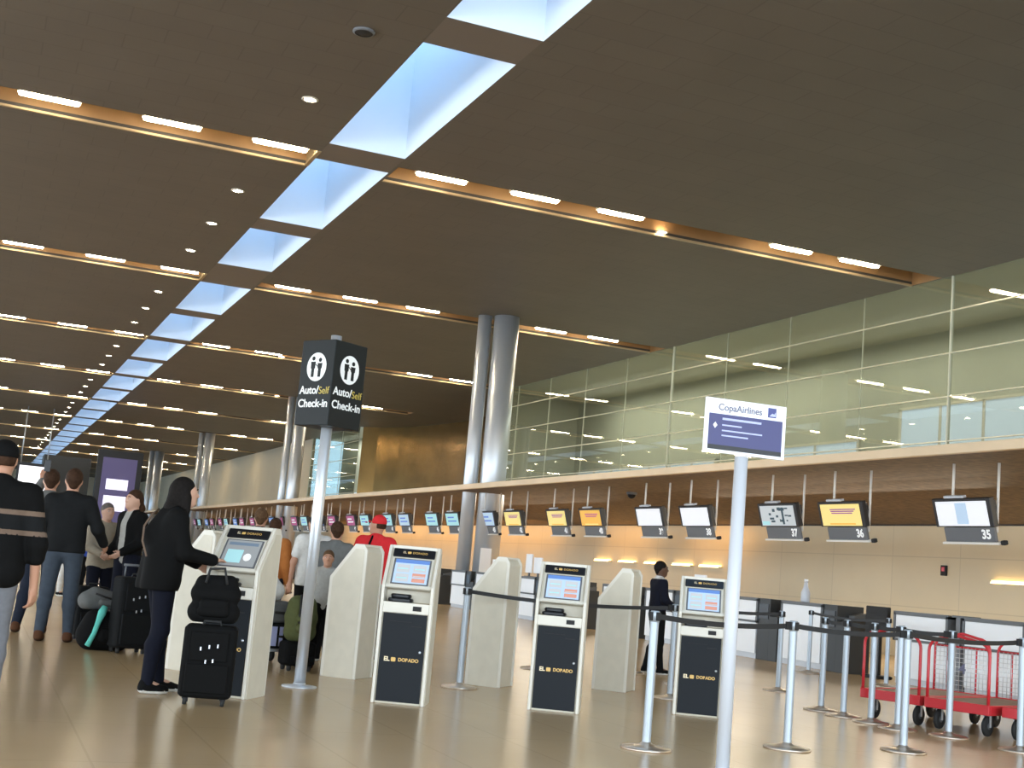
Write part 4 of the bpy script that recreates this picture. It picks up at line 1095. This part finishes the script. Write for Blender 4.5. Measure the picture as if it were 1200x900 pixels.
soft_bag('carrier_bag', 'white carrier bag on top of the trolley stack', (3.0,14.05,.68), 15, [('rc',(-.06,0,.10),(.08,0,.10),.11,.11,.05),('rc',(-.03,0,.20),(.04,0,.22),.07,.06,.06)], 'white_cloth', strap=[(-.03,0,.26),(.0,.0,.33),(.04,0,.27)])
bk = soft_bag('backpack', 'olive green backpack leaning on the trolley left of the thin sign pole', (3.27,13.55,.30), 10, [('rc',(-.06,0,.10),(.07,0,.10),.11,.11,.05),('rc',(-.06,0,.24),(.07,0,.24),.115,.115,.05),('rc',(-.05,0,.37),(.06,0,.37),.10,.10,.06)], 'olive_cloth', strap=[(-.06,-.10,.48),(-.07,-.14,.3),(-.06,-.11,.12)], pocket=[('rc',(-.05,-.11,.14),(.06,-.11,.14),.05,.05,.02),('rc',(-.05,-.10,.24),(.06,-.10,.24),.05,.05,.02)])
o = suitcase('small black suitcase on the floor under the olive backpack', (3.27,13.55,0), 10, .34, .26, .30, 'black_cloth', tags=False)

# ------------------------------------------------------------------ light
w = bpy.data.worlds.new('sky'); S.world = w; w.use_nodes = True
bgn = w.node_tree.nodes['Background']; bgn.inputs[0].default_value = (.47,.73,1.0,1); bgn.inputs[1].default_value = 6.5
def area(name, loc, rot, sx, sy, power, col=(1,1,1), spread=180):
    l = bpy.data.lights.new(name, 'AREA'); l.shape = 'RECTANGLE'; l.size = sx; l.size_y = sy; l.energy = power; l.color = col; l.spread = R(spread)
    o = bpy.data.objects.new(name, l); COL.objects.link(o); o.location = loc; o.rotation_euler = rot; return o
# daylight through the glazed facade on the left and through the hall's entrance front behind the camera
area('facade_daylight', (XL+.5,30,3.2), (0,R(-90),0), 4.6, 90, 9000, (1.0,.93,.82))
area('entrance_daylight', (2,YB-.3,4.2), (R(90),0,0), 34, 7, 5000, (1.0,.90,.76))
# added area lights brighten the upper level behind the glass; lamps above the counters
for yy, pw in ((2,420),(11,420),(20,420),(29,520),(38,700),(47,900)): area('upper_level_fill', (XR+2.2,yy,H-.15), (0,0,0), 1.6, 8.6, pw, (1.0,1.0,.92))
area('upper_level_fill', (XR+1.2,83,H-.15), (0,0,0), 1, 9, 300, (.95,1.0,.90))
for yy in (8,24,40,58,80,105): area('counter_lamp', (XF+4.2,yy,3.2), (0,R(25),0), 1.0, 10, 420, (1.0,.86,.66))
for yy in (50,58,66,74): area('wall_wash_fill', (XR-1.3,yy,2.95), (0,R(-62),0), .5, 7.5, 85, (1.0,.52,.16))  # orange fill added to warm the wall, no fixture stands here
for yy in (34.5,40.5): area('wall_wash_fill', (XR-.9,yy,2.95), (0,R(-50),0), .4, 3.5, 28, (1.0,.52,.16))  # added fill that strengthens the glow around the wall lights

# ------------------------------------------------------------------ small fittings
o = empty('dome_camera', (15.85,30.6,3.538)); f = MB(); f.lathe([(.14,0),(.14,-.05),(.12,-.06)], n=20); f.build('housing', 'plate_grey', o)
f = MB(); f.lathe([(.12,-.05),(.10,-.12),(.05,-.16),(0,-.17)], n=20); f.build('dome', 'black_gloss', o); tag(o, 'black dome camera under the canopy above the white displays', 'camera')
o = empty('call_point', (21,24.5,2.10)); f = MB(); f.box((-.06,-.09,-.12),(0,.09,.12)); f.build('housing', 'black_matte', o, bevel=.01)
f = MB(); f.box((-.065,-.05,-.02),(-.06,.05,.08)); f.build('window', 'red_paint', o); tag(o, 'small dark red call box on the beige wall below the display numbered 35', 'call box')
